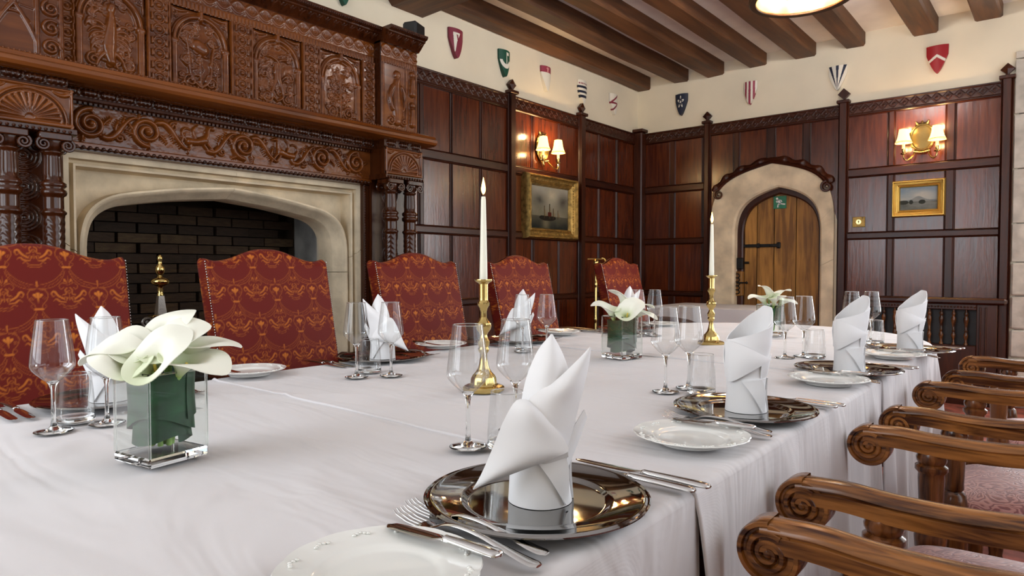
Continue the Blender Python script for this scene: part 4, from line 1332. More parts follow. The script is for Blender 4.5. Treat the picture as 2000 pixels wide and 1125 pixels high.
def sea_light(U, V):
    n1 = fbm(U * 5, V * 6, 21, 5); n2 = fbm(U * 3 + 5, V * 8, 22, 5)
    c = mixc((.46, .47, .42), (.24, .32, .38), (V - .35) * 1.5 + (n1 - .5) * .9)
    c = mixc(c, (.60, .56, .46), np.exp(-(((U - .62) / .25) ** 2 + ((V - .66) / .16) ** 2)) * n1 * 1.6)
    hill = V < .42 + .16 * np.exp(-((U - .5) / .16) ** 2) + .03 * n1
    c[hill] = mixc((.22, .25, .25), (.30, .32, .30), n2)[hill]
    sea = V < .36 + .02 * n2
    c[sea] = mixc((.10, .11, .10), (.28, .29, .26), n2 * 1.3 - .2)[sea]
    for x, r in ((.10, .14), (.60, .10), (.3, .06)):
        k = ((U - x) / r) ** 2 + ((V - .34) / .10) ** 2 < .6 + .6 * n1; c[k] = (.045, .050, .042)
    return c


painting('framed_seascape', left_map, 4.385, 5.145, 1.345, 1.912, .098, .085, sea_dark, M['gilt_old'], M['gilt_old'], 'dark seascape with sailing boats in a broad carved gilt frame')
painting('framed_seascape', back_map, -1.145, -.760, 1.515, 1.822, .060, .05, sea_light, M['gilt'], None, 'small pale coastal seascape in a bright gilt frame under the wall lamp')

# ------------------------------------------------------------------ twin-shade wall lamps
def sconce(mapf, s, z, label, half, dz, power):
    root = empty('wall_lamp', (0, 0, 0), label=label, cat='wall lamp', group='twin shade brass wall lamps')
    c = Carve(.23, .27, .004); cx = .115
    c.stroke([(cx, .09), (cx, .15)], .082, .012, base=.004)
    c.stroke(arc(cx, .125, .080, 0, 2 * PI, 40, .105), .012, .016)
    for k in range(18):
        a = 2 * PI * k / 18; c.stroke([(cx + .085 * math.cos(a), .125 + .11 * math.sin(a)), (cx + .0851 * math.cos(a), .125 + .11 * math.sin(a))], .014, .014)
    for q in (-1, 0, 1): c.stroke([(cx + q * .03, .235), (cx + q * .045, .258)], [.016, .008], .014)
    keep = c.H > .0015
    P = mapf(s - .115 + c.Sg, .024 + c.H, z - .13 + c.Zg)
    mb = MB(); ns, nz = c.H.shape
    idx = np.arange(ns * nz).reshape(ns, nz)
    F = np.stack([idx[:-1, :-1], idx[1:, :-1], idx[1:, 1:], idx[:-1, 1:]], -1).reshape(-1, 4)
    kf = (keep[:-1, :-1] & keep[1:, :-1] & keep[1:, 1:] & keep[:-1, 1:]).reshape(-1)
    mb.add(P.reshape(-1, 3), F[kf])
    a = np.linspace(0, 2 * PI, 40, endpoint=False)
    ring = [[mapf(np.array(s + (.092 + o) * math.cos(t)), np.array(d), np.array(z - .005 + (.118 + o) * math.sin(t))) for o, d in ((0, .022), (0, .034), (-.012, .034), (-.012, .022))] for t in a]
    mb.grid(np.array(ring), cu=True, cv=True)
    mb.build('back_plate', M['old_brass'], root, smooth=60, recalc=False)
    mb = MB()
    for k in range(9):
        cc = mapf(np.array(s - .05 + .0125 * k), np.array(.05), np.array(z - .125 - .006 * math.cos((k - 4) * .5))); mb.sphere(cc, .011, 7, 5)
    mb.build('lower_boss', M['brass'], root, smooth=180)
    for q in (-1, 1):
        sx = s + q * half
        pts = bez([mapf(np.array(s + q * .045), np.array(.04), np.array(z - .12)), mapf(np.array(s + q * .07), np.array(.11), np.array(z - .21)), mapf(np.array(sx), np.array(.13), np.array(z - .22)), mapf(np.array(sx), np.array(.12), np.array(z - .145))], 16)
        arm = MB().tube(pts, .006, 8).build('arm', M['brass'], root)
        cpos = mapf(np.array(sx), np.array(.12), np.array(z))
        MB().lathe([(.004, -.15), (.022, -.145), (.024, -.138), (.010, -.130), (.013, -.115), (.013, -.10), (.004, -.10)], 14, cpos).build('candle_cup', M['brass'], arm)
        MB().lathe([(.002, -.10), (.0115, -.10), (.0115, -.052), (.002, -.050)], 12, cpos).build('candle_tube', M['wax'], arm)
        sh = [(.034, .062), (.037, .045), (.042, .010), (.050, -.022), (.064, -.052)]
        sh_o = MB().lathe(sh, 28, cpos).build('shade', M['shade'], arm, smooth=60, recalc=False)
        for r, zz in ((.0345, .063), (.065, -.053), (.0615, -.044)):
            mb = MB(); mb.tube([(cpos[0] + r * math.cos(t), cpos[1] + r * math.sin(t), cpos[2] + zz) for t in np.linspace(0, 2 * PI, 28, endpoint=False)], .0022, 5, closed=True)
            mb.build('shade_trim', M['shade_trim'], sh_o)
        MB().sphere(tuple(cpos + np.array((0, 0, -.02))), (.011, .011, .020), 10, 8).build('bulb', M['bulb'], arm, smooth=180)
        lp = cpos + np.array((0, 0, -.075)); point('lamp_light', tuple(lp), power, WARM, .02)
        lp = cpos + np.array((0, 0, .085)); point('lamp_light', tuple(lp), power * .8, WARM, .02)
    return root


sconce(left_map, 4.655, 2.165, 'twin shade brass wall lamp over the dark seascape', .11, 0, 5.0)
sconce(back_map, -.932, 2.175, 'twin shade brass wall lamp over the small pale seascape', .118, 0, 4.2)

# ------------------------------------------------------------------ small fittings on the walls
sg = empty('exit_sign', (0, 0, 0), label='square green running man exit sign on the plank door', cat='sign')
MB().box(-2.178, -2.058, YD + .004, YD + .012, 1.660, 1.780, .001).build('sign_board', M['green'], sg, smooth=None)
mb = MB()
ex = lambda px, pz: (-2.178 + .12 * px, YD + .0035, 1.66 + .12 * pz)
def limb(pts, w):
    P = np.array([(a, b) for a, b in pts]); 
    for a, b in zip(P[:-1], P[1:]):
        d = (b - a) / (np.linalg.norm(b - a) + 1e-9); nrm = np.array([-d[1], d[0]]) * w
        q = [a - d * w * .4 + nrm, b + d * w * .4 + nrm, b + d * w * .4 - nrm, a - d * w * .4 - nrm]
        mb.prism([tuple(t) for t in q], (-2.178, YD + .0042, 1.66), (.12, 0, 0), (0, 0, .12), (0, -.0012, 0))
a = np.linspace(0, 2 * PI, 14, endpoint=False)
mb.prism([(.28 + .085 * math.cos(t), .81 + .085 * math.sin(t)) for t in a], (-2.178, YD + .0042, 1.66), (.12, 0, 0), (0, 0, .12), (0, -.0012, 0))
limb([(.36, .70), (.52, .42)], .085); limb([(.52, .42), (.70, .36), (.90, .33)], .05); limb([(.50, .40), (.36, .30), (.34, .12)], .05); limb([(.38, .70), (.22, .60), (.30, .50)], .035); limb([(.40, .70), (.58, .66), (.66, .54)], .035)
mb.build('running_figure', M['white'], sg, smooth=None)
kp = empty('keyhole_plate', (0, 0, 0), label='square brass keyhole plate on the panelling beside the arched door', cat='lock plate')
MB().box(-1.452, -1.353, YB - .016, YB - .004, 1.447, 1.537, .003).build('plate', M['gilt_old'], kp)
mb = MB(); a = np.linspace(0, 2 * PI, 20, endpoint=False)
mb.prism([(.021 * math.cos(t), .021 * math.sin(t)) for t in a], (-1.402, YB - .015, 1.492), (1, 0, 0), (0, 0, 1), (0, -.006, 0)); mb.build('boss', M['brass'], kp)
mb = MB(); mb.prism([(.006 * math.cos(t), .006 * math.sin(t)) for t in a], (-1.402, YB - .0205, 1.497), (1, 0, 0), (0, 0, 1), (0, -.001, 0)); mb.box(-1.405, -1.399, YB - .0215, YB - .0205, 1.480, 1.497); mb.build('keyhole', M['black'], kp)
sk = empty('loudspeaker', (-3.22, 2.835, 2.541), .35, 'small black loudspeaker standing on the chimneypiece cornice end', 'speaker')
MB().box(-.05, .05, -.062, .062, .004, .105, .012).build('cabinet', M['black'], sk)
MB().box(.0495, .053, -.05, .05, .015, .095, .004).build('grille', M['iron'], sk); MB().box(-.04, .04, -.045, .045, 0, .006).build('foot', M['black'], sk)

# ------------------------------------------------------------------ drum pendant over the table
pn = empty('pendant_lamp', (-1.17, 3.92, 2.60), 0, 'drum pendant lamp with dark bronze rim and glowing amber lining', 'pendant lamp')
R = .275
MB().lathe([(R - .034, .004), (R - .03, 0), (R, 0), (R + .006, .006), (R + .006, .030), (R, .036), (R - .004, .036), (R - .004, .24), (R + .004, .244), (R + .004, .27), (R - .012, .27), (R - .012, .02), (R - .034, .010), (R - .034, .004)], 72).build('drum', M['bronze'], pn, smooth=40)
MB().lathe([(R - .014, .022), (R - .014, .265)], 72, mod=lambda Z, A: 1 + .004 * np.sin(A * 24)).build('lining', M['lining'], pn, recalc=False)
mb = MB(); mb.lathe([(.002, .56), (.05, .56), (.05, .575), (.002, .58)], 20); mb.tube([(0, 0, .25), (0, 0, .57)], .008, 8)
for k in range(3):
    t = k * 2 * PI / 3; mb.tube([(0, 0, .27), (R * math.cos(t), R * math.sin(t), .262)], .005, 6)
for k in range(6):
    t = k * PI / 3; mb.tube([(0, 0, .25), (.12 * math.cos(t), .12 * math.sin(t), .10), (.16 * math.cos(t), .16 * math.sin(t), .12)], .005, 6)
mb.build('stem', M['bronze'], pn)
for k in range(6):
    t = k * PI / 3; c = (.16 * math.cos(t), .16 * math.sin(t), .15)
    MB().lathe([(.002, -.03), (.011, -.03), (.011, .0), (.002, .0)], 10, c).build('candle_tube', M['wax'], pn)
    MB().sphere((c[0], c[1], c[2] + .026), (.013, .013, .026), 10, 8).build('bulb', M['bulb'], pn, smooth=180)
dm = None
for k in range(14):
    t = k * 2 * PI / 14; loc = (.19 * math.cos(t), .19 * math.sin(t), .085)
    if dm is None:
        dm = MB().sphere((0, 0, 0), (.013, .013, .019), 8, 6).build('glass_drop', M['solid'], pn, smooth=20); dm.location = loc
    else: from_mesh('glass_drop', dm, pn, loc)
point('pendant_light', (-1.17, 3.92, 2.735), 1.6, WARM, .06)
point('pendant_uplight', (-1.17, 3.92, 2.90), 84, (1.0, .95, .90), .10)

# ------------------------------------------------------------------ hearth andiron and brass pole
an = empty('andiron', (-3.20, 1.265, 0), 0, 'steel andiron with turned brass finial standing on the hearth', 'andiron')
MB().lathe([(.002, 1.00), (.016, 1.00), (.038, 1.012), (.040, 1.022), (.036, 1.032), (.014, 1.040), (.010, 1.05), (.018, 1.062), (.021, 1.075), (.018, 1.09), (.010, 1.10), (.008, 1.115), (.012, 1.125), (.010, 1.138), (.003, 1.145)], 24).build('finial', M['brass'], an, smooth=50)
MB().lathe([(.002, .955), (.014, .955), (.014, .965), (.010, .972), (.013, .98), (.010, .99), (.013, .998), (.002, 1.0)], 18).build('collar', M['brass'], an, smooth=50)
mb = MB(); mb.grid([[(s * a, t * a, z) for s, t in ((1, 1), (-1, 1), (-1, -1), (1, -1))] for a, z in ((.020, .868), (.019, .88), (.012, .955))], cv=True)
mb.build('tapered_shaft', M['steel'], an, smooth=None)
MB().box(-.03, .03, -.045, .045, .858, .868, .003).build('brass_cap', M['brass'], an)
mb = MB(); mb.grid([[(s * a, t * a, z) for s, t in ((1, 1), (-1, 1), (-1, -1), (1, -1))] for a, z in ((.032, .05), (.020, .25), (.018, .80), (.028, .858))], cv=True)
for s in (1, -1):
    P = spiral(0, 0, .03, .006, 1.4, -PI / 2, 22); mb.tube([(0, s * (.035 + .018 + p[0] * 1), .838 + p[1] * .8) for p in P], .0055, 6)
    mb.tube(bez([(0, 0, .16), (0, s * .08, .18), (0, s * .16, .10), (0, s * .17, .01)], 14), .014, 8)
mb.box(-.35, .02, -.014, .014, .10, .13, .004); mb.box(-.36, -.33, -.014, .014, 0, .13, .004)
mb.build('leg', M['steel'], an, smooth=40)
bp = empty('brass_pole', (-3.33, 5.145, 0), 0, 'slender brass pole with T shaped handle leaning by the far red chair', 'pole')
top = np.array((-.02, .035, 1.168)); bot = np.array((.03, -.055, .0)); ax = lambda t: tuple(bot + (top - bot) * t)
mb = MB(); ts = np.linspace(0, .965, 60); rr = [.0145 + .006 * (abs(t - .52) < .012) + .006 * (abs(t - .80) < .01) + .005 * (abs(t - .90) < .012) + .012 * (t < .02) for t in ts]
mb.tube([ax(t) for t in ts], rr, 10); mb.build('shaft', M['brass'], bp, smooth=40)
mb = MB(); mb.tube([ax(t) for t in (.94, .955, .97, .985, 1.0)], [.018, .03, .026, .03, .02], 10)
mb.tube([tuple(top + np.array((-.05, -.075, .0))), tuple(top), tuple(top + np.array((.04, .06, .0)))], .011, 8)
mb.tube(bez([top + np.array((.03, .045, .012)), top + np.array((.06, .10, .012)), top + np.array((.05, .09, -.05)), top + np.array((.02, .03, -.04))], 12), .007, 6)
mb.build('handle', M['brass'], bp, smooth=40)

# ------------------------------------------------------------------ long dining table with three white cloths
TX0, TX1, TYE, TDE = -1.955, -.428, 3.18, .86     # sides, start and depth of the rounded end
TXC = (TX0 + TX1) / 2; TH = (TX1 - TX0) / 2
tbl = empty('dining_table', (TXC, 1.2, 0), 0, 'long dining table with rounded far end hidden under white cloths', 'table')
pts = [(-TH, -1.75), (TH, -1.75)] + [(TH * math.cos(a), TYE - 1.2 + TDE * math.sin(a)) for a in np.linspace(0, PI, 25)]
MB().prism(pts, (0, 0, .705), (1, 0, 0), (0, 1, 0), (0, 0, .036)).build('tabletop', M['oak_y'], tbl, smooth=None)
for x in (-.55, .55):
    for y in (-1.5, .1, 1.9): MB().lathe([(.002, 0), (.035, 0), (.03, .05), (.045, .3), (.03, .55), (.04, .6), (.04, .704), (.002, .704)], 12, (x, y, 0)).build('leg', M['oak_v'], tbl)


def ripple(t, k, seed):
    r = .5 + .5 * np.sin(t * 2 * PI / .21 + 1.7 * np.sin(t * 2.3 + seed)); r2 = .5 + .5 * np.sin(t * 2 * PI / .37 + seed * 2.1)
    r3 = .5 + .5 * np.sin(t * 2 * PI / .083 + 2.2 * np.sin(t * 5.1 + seed))
    return .006 + k ** .65 * (.034 * r ** 1.6 * (.35 + .9 * r2) + .012 * r2) + .006 * r3 * r2 * np.minimum(1, k * 6)


def topz(X, Y):
    p = .76 * X + .65 * Y; q = -.65 * X + .76 * Y
    a = fbm(p * 1.1 + 3, q * 5.5, 31, 3) - .45
    b = np.abs(fbm(p * 1.6, q * 4.2 + 7, 33, 3) - .45)
    return .0095 * a + .0048 * np.exp(-(b / .03) ** 2) - .001


def cross(y, z0, seed, nskirt=26):
    """one cross-section of the cloth at y: floor, up, over the top, down"""
    out = []
    ks = np.linspace(1, 0, nskirt)
    for k in ks: out.append((TX1 + .004 + float(ripple(np.array(y), np.array(k), seed)), y, .035 + (z0 - .035 - .012) * (1 - k)))
    for a in np.linspace(.2, 1, 5) * PI / 2: out.append((TX1 - .006 + .016 * math.cos(a), y, z0 - .014 + .014 * math.sin(a)))
    for x in np.linspace(TX1 - .03, TX0 + .03, 64): out.append((x, y, z0 + float(topz(np.array(x), np.array(y)))))
    for a in np.linspace(1, .2, 5) * PI / 2: out.append((TX0 + .006 - .016 * math.cos(a), y, z0 - .014 + .014 * math.sin(a)))
    for k in ks[::-1]: out.append((TX0 - .004 - .5 * float(ripple(np.array(y), np.array(k), seed + 4)), y, .53 + (z0 - .53 - .012) * (1 - k)))
    return out


def hem(P, parent, r=.0036):
    MB().tube(P, r, 6).build('hem', M['linen'], parent, smooth=180)


def cloth_straight(name, y0, y1, z0, seed, label, hemmed=False):
    ys = np.linspace(y0, y1, int((y1 - y0) / .0135))
    P = [cross(y, z0, seed) for y in ys]
    o = MB().grid(P).build(name, M['linen'], None, smooth=180)
    tag(o, label, 'tablecloth', 'white linen cloths on the long table')
    if hemmed: hem(P[0], o)
    return o


cloth_straight('tablecloth', -.56, .93, .7470, 1.0, 'white linen tablecloth on the near end of the long table')
cloth_straight('tablecloth', .922, 2.232, .7485, 2.0, 'white linen tablecloth on the middle of the long table between two hems', True)
# far cloth with the rounded end
path = []
for y in np.linspace(2.225, TYE, 70): path.append((TX1, y, 1, 0))
for a in np.linspace(0, PI, 190)[1:-1]:
    nx, ny = math.cos(a) * TDE, math.sin(a) * TH; l = math.hypot(nx, ny)
    path.append((TXC + TH * math.cos(a), TYE + TDE * math.sin(a), nx / l, ny / l))
for y in np.linspace(TYE, 2.225, 70): path.append((TX0, y, -1, 0))
P = []; s_ = 0; prev = path[0]
for (x, y, nx, ny) in path:
    s_ += math.hypot(x - prev[0], y - prev[1]); prev = (x, y)
    sp = (TXC, min(y, TYE)); row = []
    for t in np.linspace(0, 1, 30):
        xx = sp[0] + (x - nx * .03 - sp[0]) * t; yy = sp[1] + (y - ny * .03 - sp[1]) * t
        row.append((xx, yy, .7500 + float(topz(np.array(xx), np.array(yy)))))
    for a in np.linspace(1, .2, 5) * PI / 2: row.append((x - nx * .006 + nx * .016 * math.cos(a), y - ny * .006 + ny * .016 * math.cos(a), .736 + .014 * math.sin(a)))
    for k in np.linspace(0, 1, 26):
        o_ = .004 + float(ripple(np.array(s_), np.array(k), 3.3)) * (1.5 if abs(ny) > .1 else 1)
        bot = .035 if x > TXC else .53
        row.append((x + nx * o_, y + ny * o_, .738 - (.738 - bot) * k))
    P.append(row)
o = MB().grid(P).build('tablecloth', M['linen'], None, smooth=180)
tag(o, 'white linen tablecloth over the rounded far end of the long table', 'tablecloth', 'white linen cloths on the long table')
hem([q for q in P[0][::-1]] + P[-1][1:], o)
ZT_ = .7530

# side table by the door
st = empty('side_table', (-2.46, 5.83, 0), 0, 'small side table under a white cloth beside the arched door', 'table')
MB().box(-.48, .48, -.36, .36, .70, .735, .004).build('tabletop', M['oak_x'], st)
for x in (-.42, .42):
    for y in (-.3, .3): MB().box(x - .025, x + .025, y - .025, y + .025, 0, .70, .004).build('leg', M['oak_v'], st)
out = []
for k_, (x, y) in enumerate([(.49, -.37), (.49, .37), (-.49, .37), (-.49, -.37)]): pass
P = []
corner = [(.485, -.365), (.485, .365), (-.485, .365), (-.485, -.365)]
per = []
for i in range(4):
    a = np.array(corner[i]); b = np.array(corner[(i + 1) % 4])
    for t in np.linspace(0, 1, 36, endpoint=False): per.append((a + (b - a) * t, i, t))
for (p, i, t) in per:
    nrm = p / np.array([.485, .365]); nrm = np.sign(nrm) * np.abs(nrm) ** 6; nrm = nrm / (np.linalg.norm(nrm) + 1e-9)
    row = [(p[0] * q, p[1] * q, .738) for q in (.02, .5, .97)] + [(p[0] + nrm[0] * .004, p[1] + nrm[1] * .004, .732)]
    cornr = math.exp(-(min(t, 1 - t) / .10) ** 2)
    for k in np.linspace(.05, 1, 14):
        o_ = .006 + k * (.020 * (1 + math.sin(t * 2 * PI * 3 + i)) + .06 * cornr)
        row.append((p[0] + nrm[0] * o_, p[1] + nrm[1] * o_, .732 - .70 * k))
    P.append(row)
o = MB().grid(P, cu=True).build('tablecloth', M['linen'], None, smooth=50, loc=(-2.46, 5.83, 0))
tag(o, 'white cloth hanging over the small side table beside the arched door', 'tablecloth')

# ------------------------------------------------------------------ tableware: one of each kind, then copies
def first(root):
    return root


LIB = {}


def place(kind, make, loc, rz, label, cat, group):
    if kind not in LIB:
        LIB[kind] = make(); o = LIB[kind]
    else: o = copy_tree(LIB[kind])
    o.location = loc; o.rotation_euler = (0, 0, rz)
    return tag(o, label, cat, group)


def mk_charger():
    pr = [(.001, .0030), (.094, .0030), (.098, .0036), (.103, .0075), (.108, .0085), (.143, .0125), (.147, .0150), (.150, .0152), (.1525, .0138), (.155, .0150), (.157, .0140), (.1565, .0120), (.150, .0105), (.105, .0020), (.098, 0), (.001, 0)]
    return MB().lathe(pr, 96).build('charger_plate', M['plate_silver'], None, smooth=30)


def mk_bread():
    pr = [(.001, .0070), (.058, .0070), (.064, .0085), (.068, .0115), (.074, .0130), (.088, .0155), (.101, .0185), (.1055, .0198), (.1065, .0185), (.104, .0165), (.086, .012), (.072, .0075), (.062, .003), (.060, 0), (.052, 0), (.050, .0022), (.001, .0022)]
    def md(Z, A):
        e = np.clip((Z - .012) / .007, 0, 1)
        return 1 + e * .022 * (np.abs(np.cos(A * 6)) ** .7 - .5)
    root = MB().lathe(pr, 144, mod=md).build('bread_plate', M['porcelain'], None, smooth=40)
    mb = MB()
    for k in range(12):
        a0 = 2 * PI * (k + .5) / 12
        for q in (-2, -1, 0, 1, 2):
            a = a0 + q * .045; r = .097 - .002 * abs(q)
            mb.sphere((r * math.cos(a), r * math.sin(a), .0178), (.0028, .0028, .0014), 6, 4)
    mb.build('rim_relief', M['porcelain'], root, smooth=180, recalc=False, kind='stuff')
    return root


def mk_wine():
    root = empty('wine_glass')
    foot = [(.0005, .0), (.0340, .0), (.0348, .0010), (.0340, .0020), (.020, .0036), (.010, .0060), (.0055, .012), (.0040, .025), (.0037, .06), (.0042, .084), (.0070, .094), (.0115, .1005), (.0100, .1010), (.004, .0985), (.0005, .0975)]
    MB().lathe(foot, 32).build('stem', M['solid'], root, smooth=60)
    bw = [(.0118, .1010), (.0200, .1075), (.0300, .1175), (.0365, .1255), (.0388, .1310), (.0390, .1370), (.0378, .150), (.0352, .172), (.0318, .197), (.0280, .2245)]
    q = crv(bw, 40)
    MB().lathe(q, 48).build('bowl', M['glass'], root, smooth=180, recalc=False)
    MB().tube([(.0280 * math.cos(t), .0280 * math.sin(t), .2245) for t in np.linspace(0, 2 * PI, 40, endpoint=False)], .0007, 6, closed=True).build('rim', M['solid'], root, smooth=180)
    return root


def mk_tumbler():
    root = empty('water_tumbler')
    MB().lathe([(.0005, 0), (.0335, 0), (.0362, .003), (.0364, .008), (.0350, .0125), (.028, .0135), (.0005, .0120)], 36).build('base', M['solid'], root, smooth=50)
    MB().lathe(crv([(.0364, .009), (.0365, .02), (.0350, .05), (.0325, .08), (.0305, .103)], 20), 44).build('wall', M['glass'], root, smooth=180, recalc=False)
    MB().tube([(.0301 * math.cos(t), .0301 * math.sin(t), .103) for t in np.linspace(0, 2 * PI, 40, endpoint=False)], .0008, 6, closed=True).build('rim', M['solid'], root, smooth=180)
    return root


def strip(mb, st, n=8):
    """st rows: x, y, z, half width, half thickness"""
    R = []
    for (x, y, z, wd, th) in st:
        R.append([(x, y + wd * math.cos(a) * (1 if True else 0), z + th * math.sin(a)) for a in np.linspace(0, 2 * PI, n, endpoint=False)])
    b = mb.n; mb.grid(np.array(R), cv=True); m = len(st)
    mb.f.append([b + k for k in range(n)]); mb.f.append([b + (m - 1) * n + k for k in range(n)][::-1])


def mk_fork(L=.235):
    mb = MB(); s = L / .235
    for y in (-.0100, -.0034, .0034, .0100):
        strip(mb, [(.001 * s, y * .93, .0125, .0006, .0006), (.008 * s, y, .0085, .0013, .0009), (.028 * s, y, .0042, .0018, .0011), (.052 * s, y, .0030, .0022, .0013)])
    st = [(.047, .0120, .0030, .0016), (.055, .0126, .0030, .0017), (.068, .0118, .0045, .0019), (.078, .0080, .0080, .0020), (.090, .0044, .0125, .0022), (.110, .0036, .0150, .0024), (.140, .0040, .0145, .0024), (.180, .0062, .0095, .0022), (.212, .0088, .0052, .0020), (.228, .0090, .0040, .0019), (.2345, .0052, .0036, .0015)]
    q = crv([(a * s, w_, z, t) for a, w_, z, t in st], 40)
    strip(mb, [(r[0], 0, r[2], max(r[1], .0008), max(r[3], .0006)) for r in q])
    return mb.build('dinner_fork', M['silver'], None, smooth=50)


def mk_knife(L=.24, nm='dinner_knife'):
    s = L / .24
    root = MB()
    st = [(0, .0008, .0016, .0005), (.004, .0050, .0016, .0007), (.015, .0088, .0018, .0009), (.06, .0100, .0022, .0010), (.105, .0098, .0030, .0012), (.122, .0062, .0042, .0020), (.128, .0052, .0045, .0034)]
    q = crv([(a * s, w_, z, t) for a, w_, z, t in st], 26); strip(root, [(r[0], 0, r[2], max(r[1], .0006), max(r[3], .0004)) for r in q])
    o = root.build(nm, M['silver'], None, smooth=50)
    mb = MB(); st = [(.127, .0055, .0046, .0036), (.130, .0070, .0050, .0042), (.134, .0060, .0050, .0042), (.160, .0072, .0052, .0044), (.205, .0095, .0054, .0046), (.228, .0102, .0054, .0044), (.236, .0090, .0052, .0038), (.240, .0045, .0050, .0020)]
    q = crv([(a * s, w_, z, t) for a, w_, z, t in st], 30); strip(mb, [(r[0], 0, r[2], max(r[1], .0008), max(r[3], .0006)) for r in q], 10)
    mb.build('handle', M['silver'], o, smooth=50)
    return o


# folded napkins --------------------------------------------------------------
def sheet(mb, P, th=.0022):
    P = np.asarray(P, float)
    du = np.gradient(P, axis=0); dv = np.gradient(P, axis=1); nn = np.cross(du, dv); nn /= np.linalg.norm(nn, axis=2)[..., None] + 1e-9
    A = P + nn * th / 2; B = P - nn * th / 2
    m, n = P.shape[:2]
    mb.grid(A); mb.grid(B, flip=True)
    rim = [(i, 0) for i in range(m)] + [(m - 1, j) for j in range(1, n)] + [(i, n - 1) for i in range(m - 2, -1, -1)] + [(0, j) for j in range(n - 2, 0, -1)]
    mb.grid(np.stack([[A[i, j] for i, j in rim], [B[i, j] for i, j in rim]], 1), cu=True)


def tri_patch(L, R, bulge, n=18, m=16, dfun=None):
    """ruled sheet between edge curves L and R (lists of w, d, h), swelling outwards by bulge along d"""
    Lc = crv(L, n); Rc = crv(R, n)
    P = np.zeros((n, m, 3))
    for j, t in enumerate(np.linspace(0, 1, m)):
        P[:, j] = Lc * (1 - t) + Rc * t
        b = math.sin(PI * t)
        wdt = np.linalg.norm(Lc - Rc, axis=1)
        P[:, j, 1] += bulge * b * np.minimum(1, wdt / .05)
    return P


def base_roll(mb, h=.082, r=.040):
    a = np.linspace(0, 2 * PI * 1.12, 44); z = np.linspace(0, h, 9)
    P = np.zeros((44, 9, 3))
    for i, t in enumerate(a):
        for j, q in enumerate(z):
            f = q / h; rr = (r * (1.04 - .05 * math.sin(PI * f) - .06 * f)) + .004 * t / (2 * PI) + .001 * math.sin(3 * t + 4 * f)
            tt = t + .35 * f - 1.0
            P[i, j] = (rr * math.cos(tt), rr * .86 * math.sin(tt), q)
    sheet(mb, P, .003)


def mk_napkin_open(mx=1):
    """w right, d towards the armchair side viewer, h up: two tall leaves and loose wings over a rolled foot"""
    mb = MB(); base_roll(mb)
    # inner body between foot and leaves
    P = []
    for z, r, cx in ((.07, .034, 0), (.10, .033, .004), (.13, .030, .010), (.16, .020, .016)):
        P.append([(cx + r * math.cos(t), r * .75 * math.sin(t) - .002, z) for t in np.linspace(0, 2 * PI, 24, endpoint=False)])
    mb.grid(P, cv=True)
    # tall back leaf
    sheet(mb, tri_patch([(-.030, .004, .080), (-.028, .008, .125), (-.020, .006, .170), (-.004, -.004, .208), (.015, -.012, .231)], [(.036, .006, .080), (.046, .006, .125), (.042, .0, .165), (.032, -.006, .200), (.016, -.012, .231)], .026))
    # front-right leaf with rolled slanting top edge
    sheet(mb, tri_patch([(-.014, .034, .085), (-.020, .036, .120), (-.016, .034, .148), (.020, .026, .172), (.050, .014, .198), (.068, .004, .215)], [(.036, .020, .080), (.044, .018, .108), (.052, .014, .138), (.060, .010, .168), (.066, .006, .195), (.0685, .004, .2152)], .016))
    # big wing drooping to the left
    sheet(mb, tri_patch([(-.020, .036, .148), (-.034, .040, .146), (-.050, .046, .120), (-.064, .050, .085), (-.078, .050, .052), (-.090, .048, .030)], [(-.018, .036, .147), (.004, .044, .128), (.036, .036, .085), (.020, .044, .074), (-.040, .050, .052), (-.089, .048, .031)], .012))
    # fold of the wing tucked round the waist
    sheet(mb, tri_patch([(-.030, .030, .088), (.000, .042, .080), (.035, .034, .086)], [(-.034, .024, .066), (.000, .038, .062), (.037, .030, .070)], .003))
    # small right wing
    sheet(mb, tri_patch([(.034, .018, .086), (.046, .012, .108), (.060, .002, .128)], [(.035, .012, .046), (.050, .004, .080), (.064, -.004, .116)], .006))
    # diagonal fold on the foot
    sheet(mb, tri_patch([(-.016, .037, .078), (.012, .039, .042), (.034, .030, .004)], [(.030, .031, .080), (.038, .026, .050), (.0365, .024, .004)], .003))
    mb.xf(np.diag([mx, -1, 1, 1]))
    return mb.build('folded_napkin', M['napkin'], None, smooth=55)


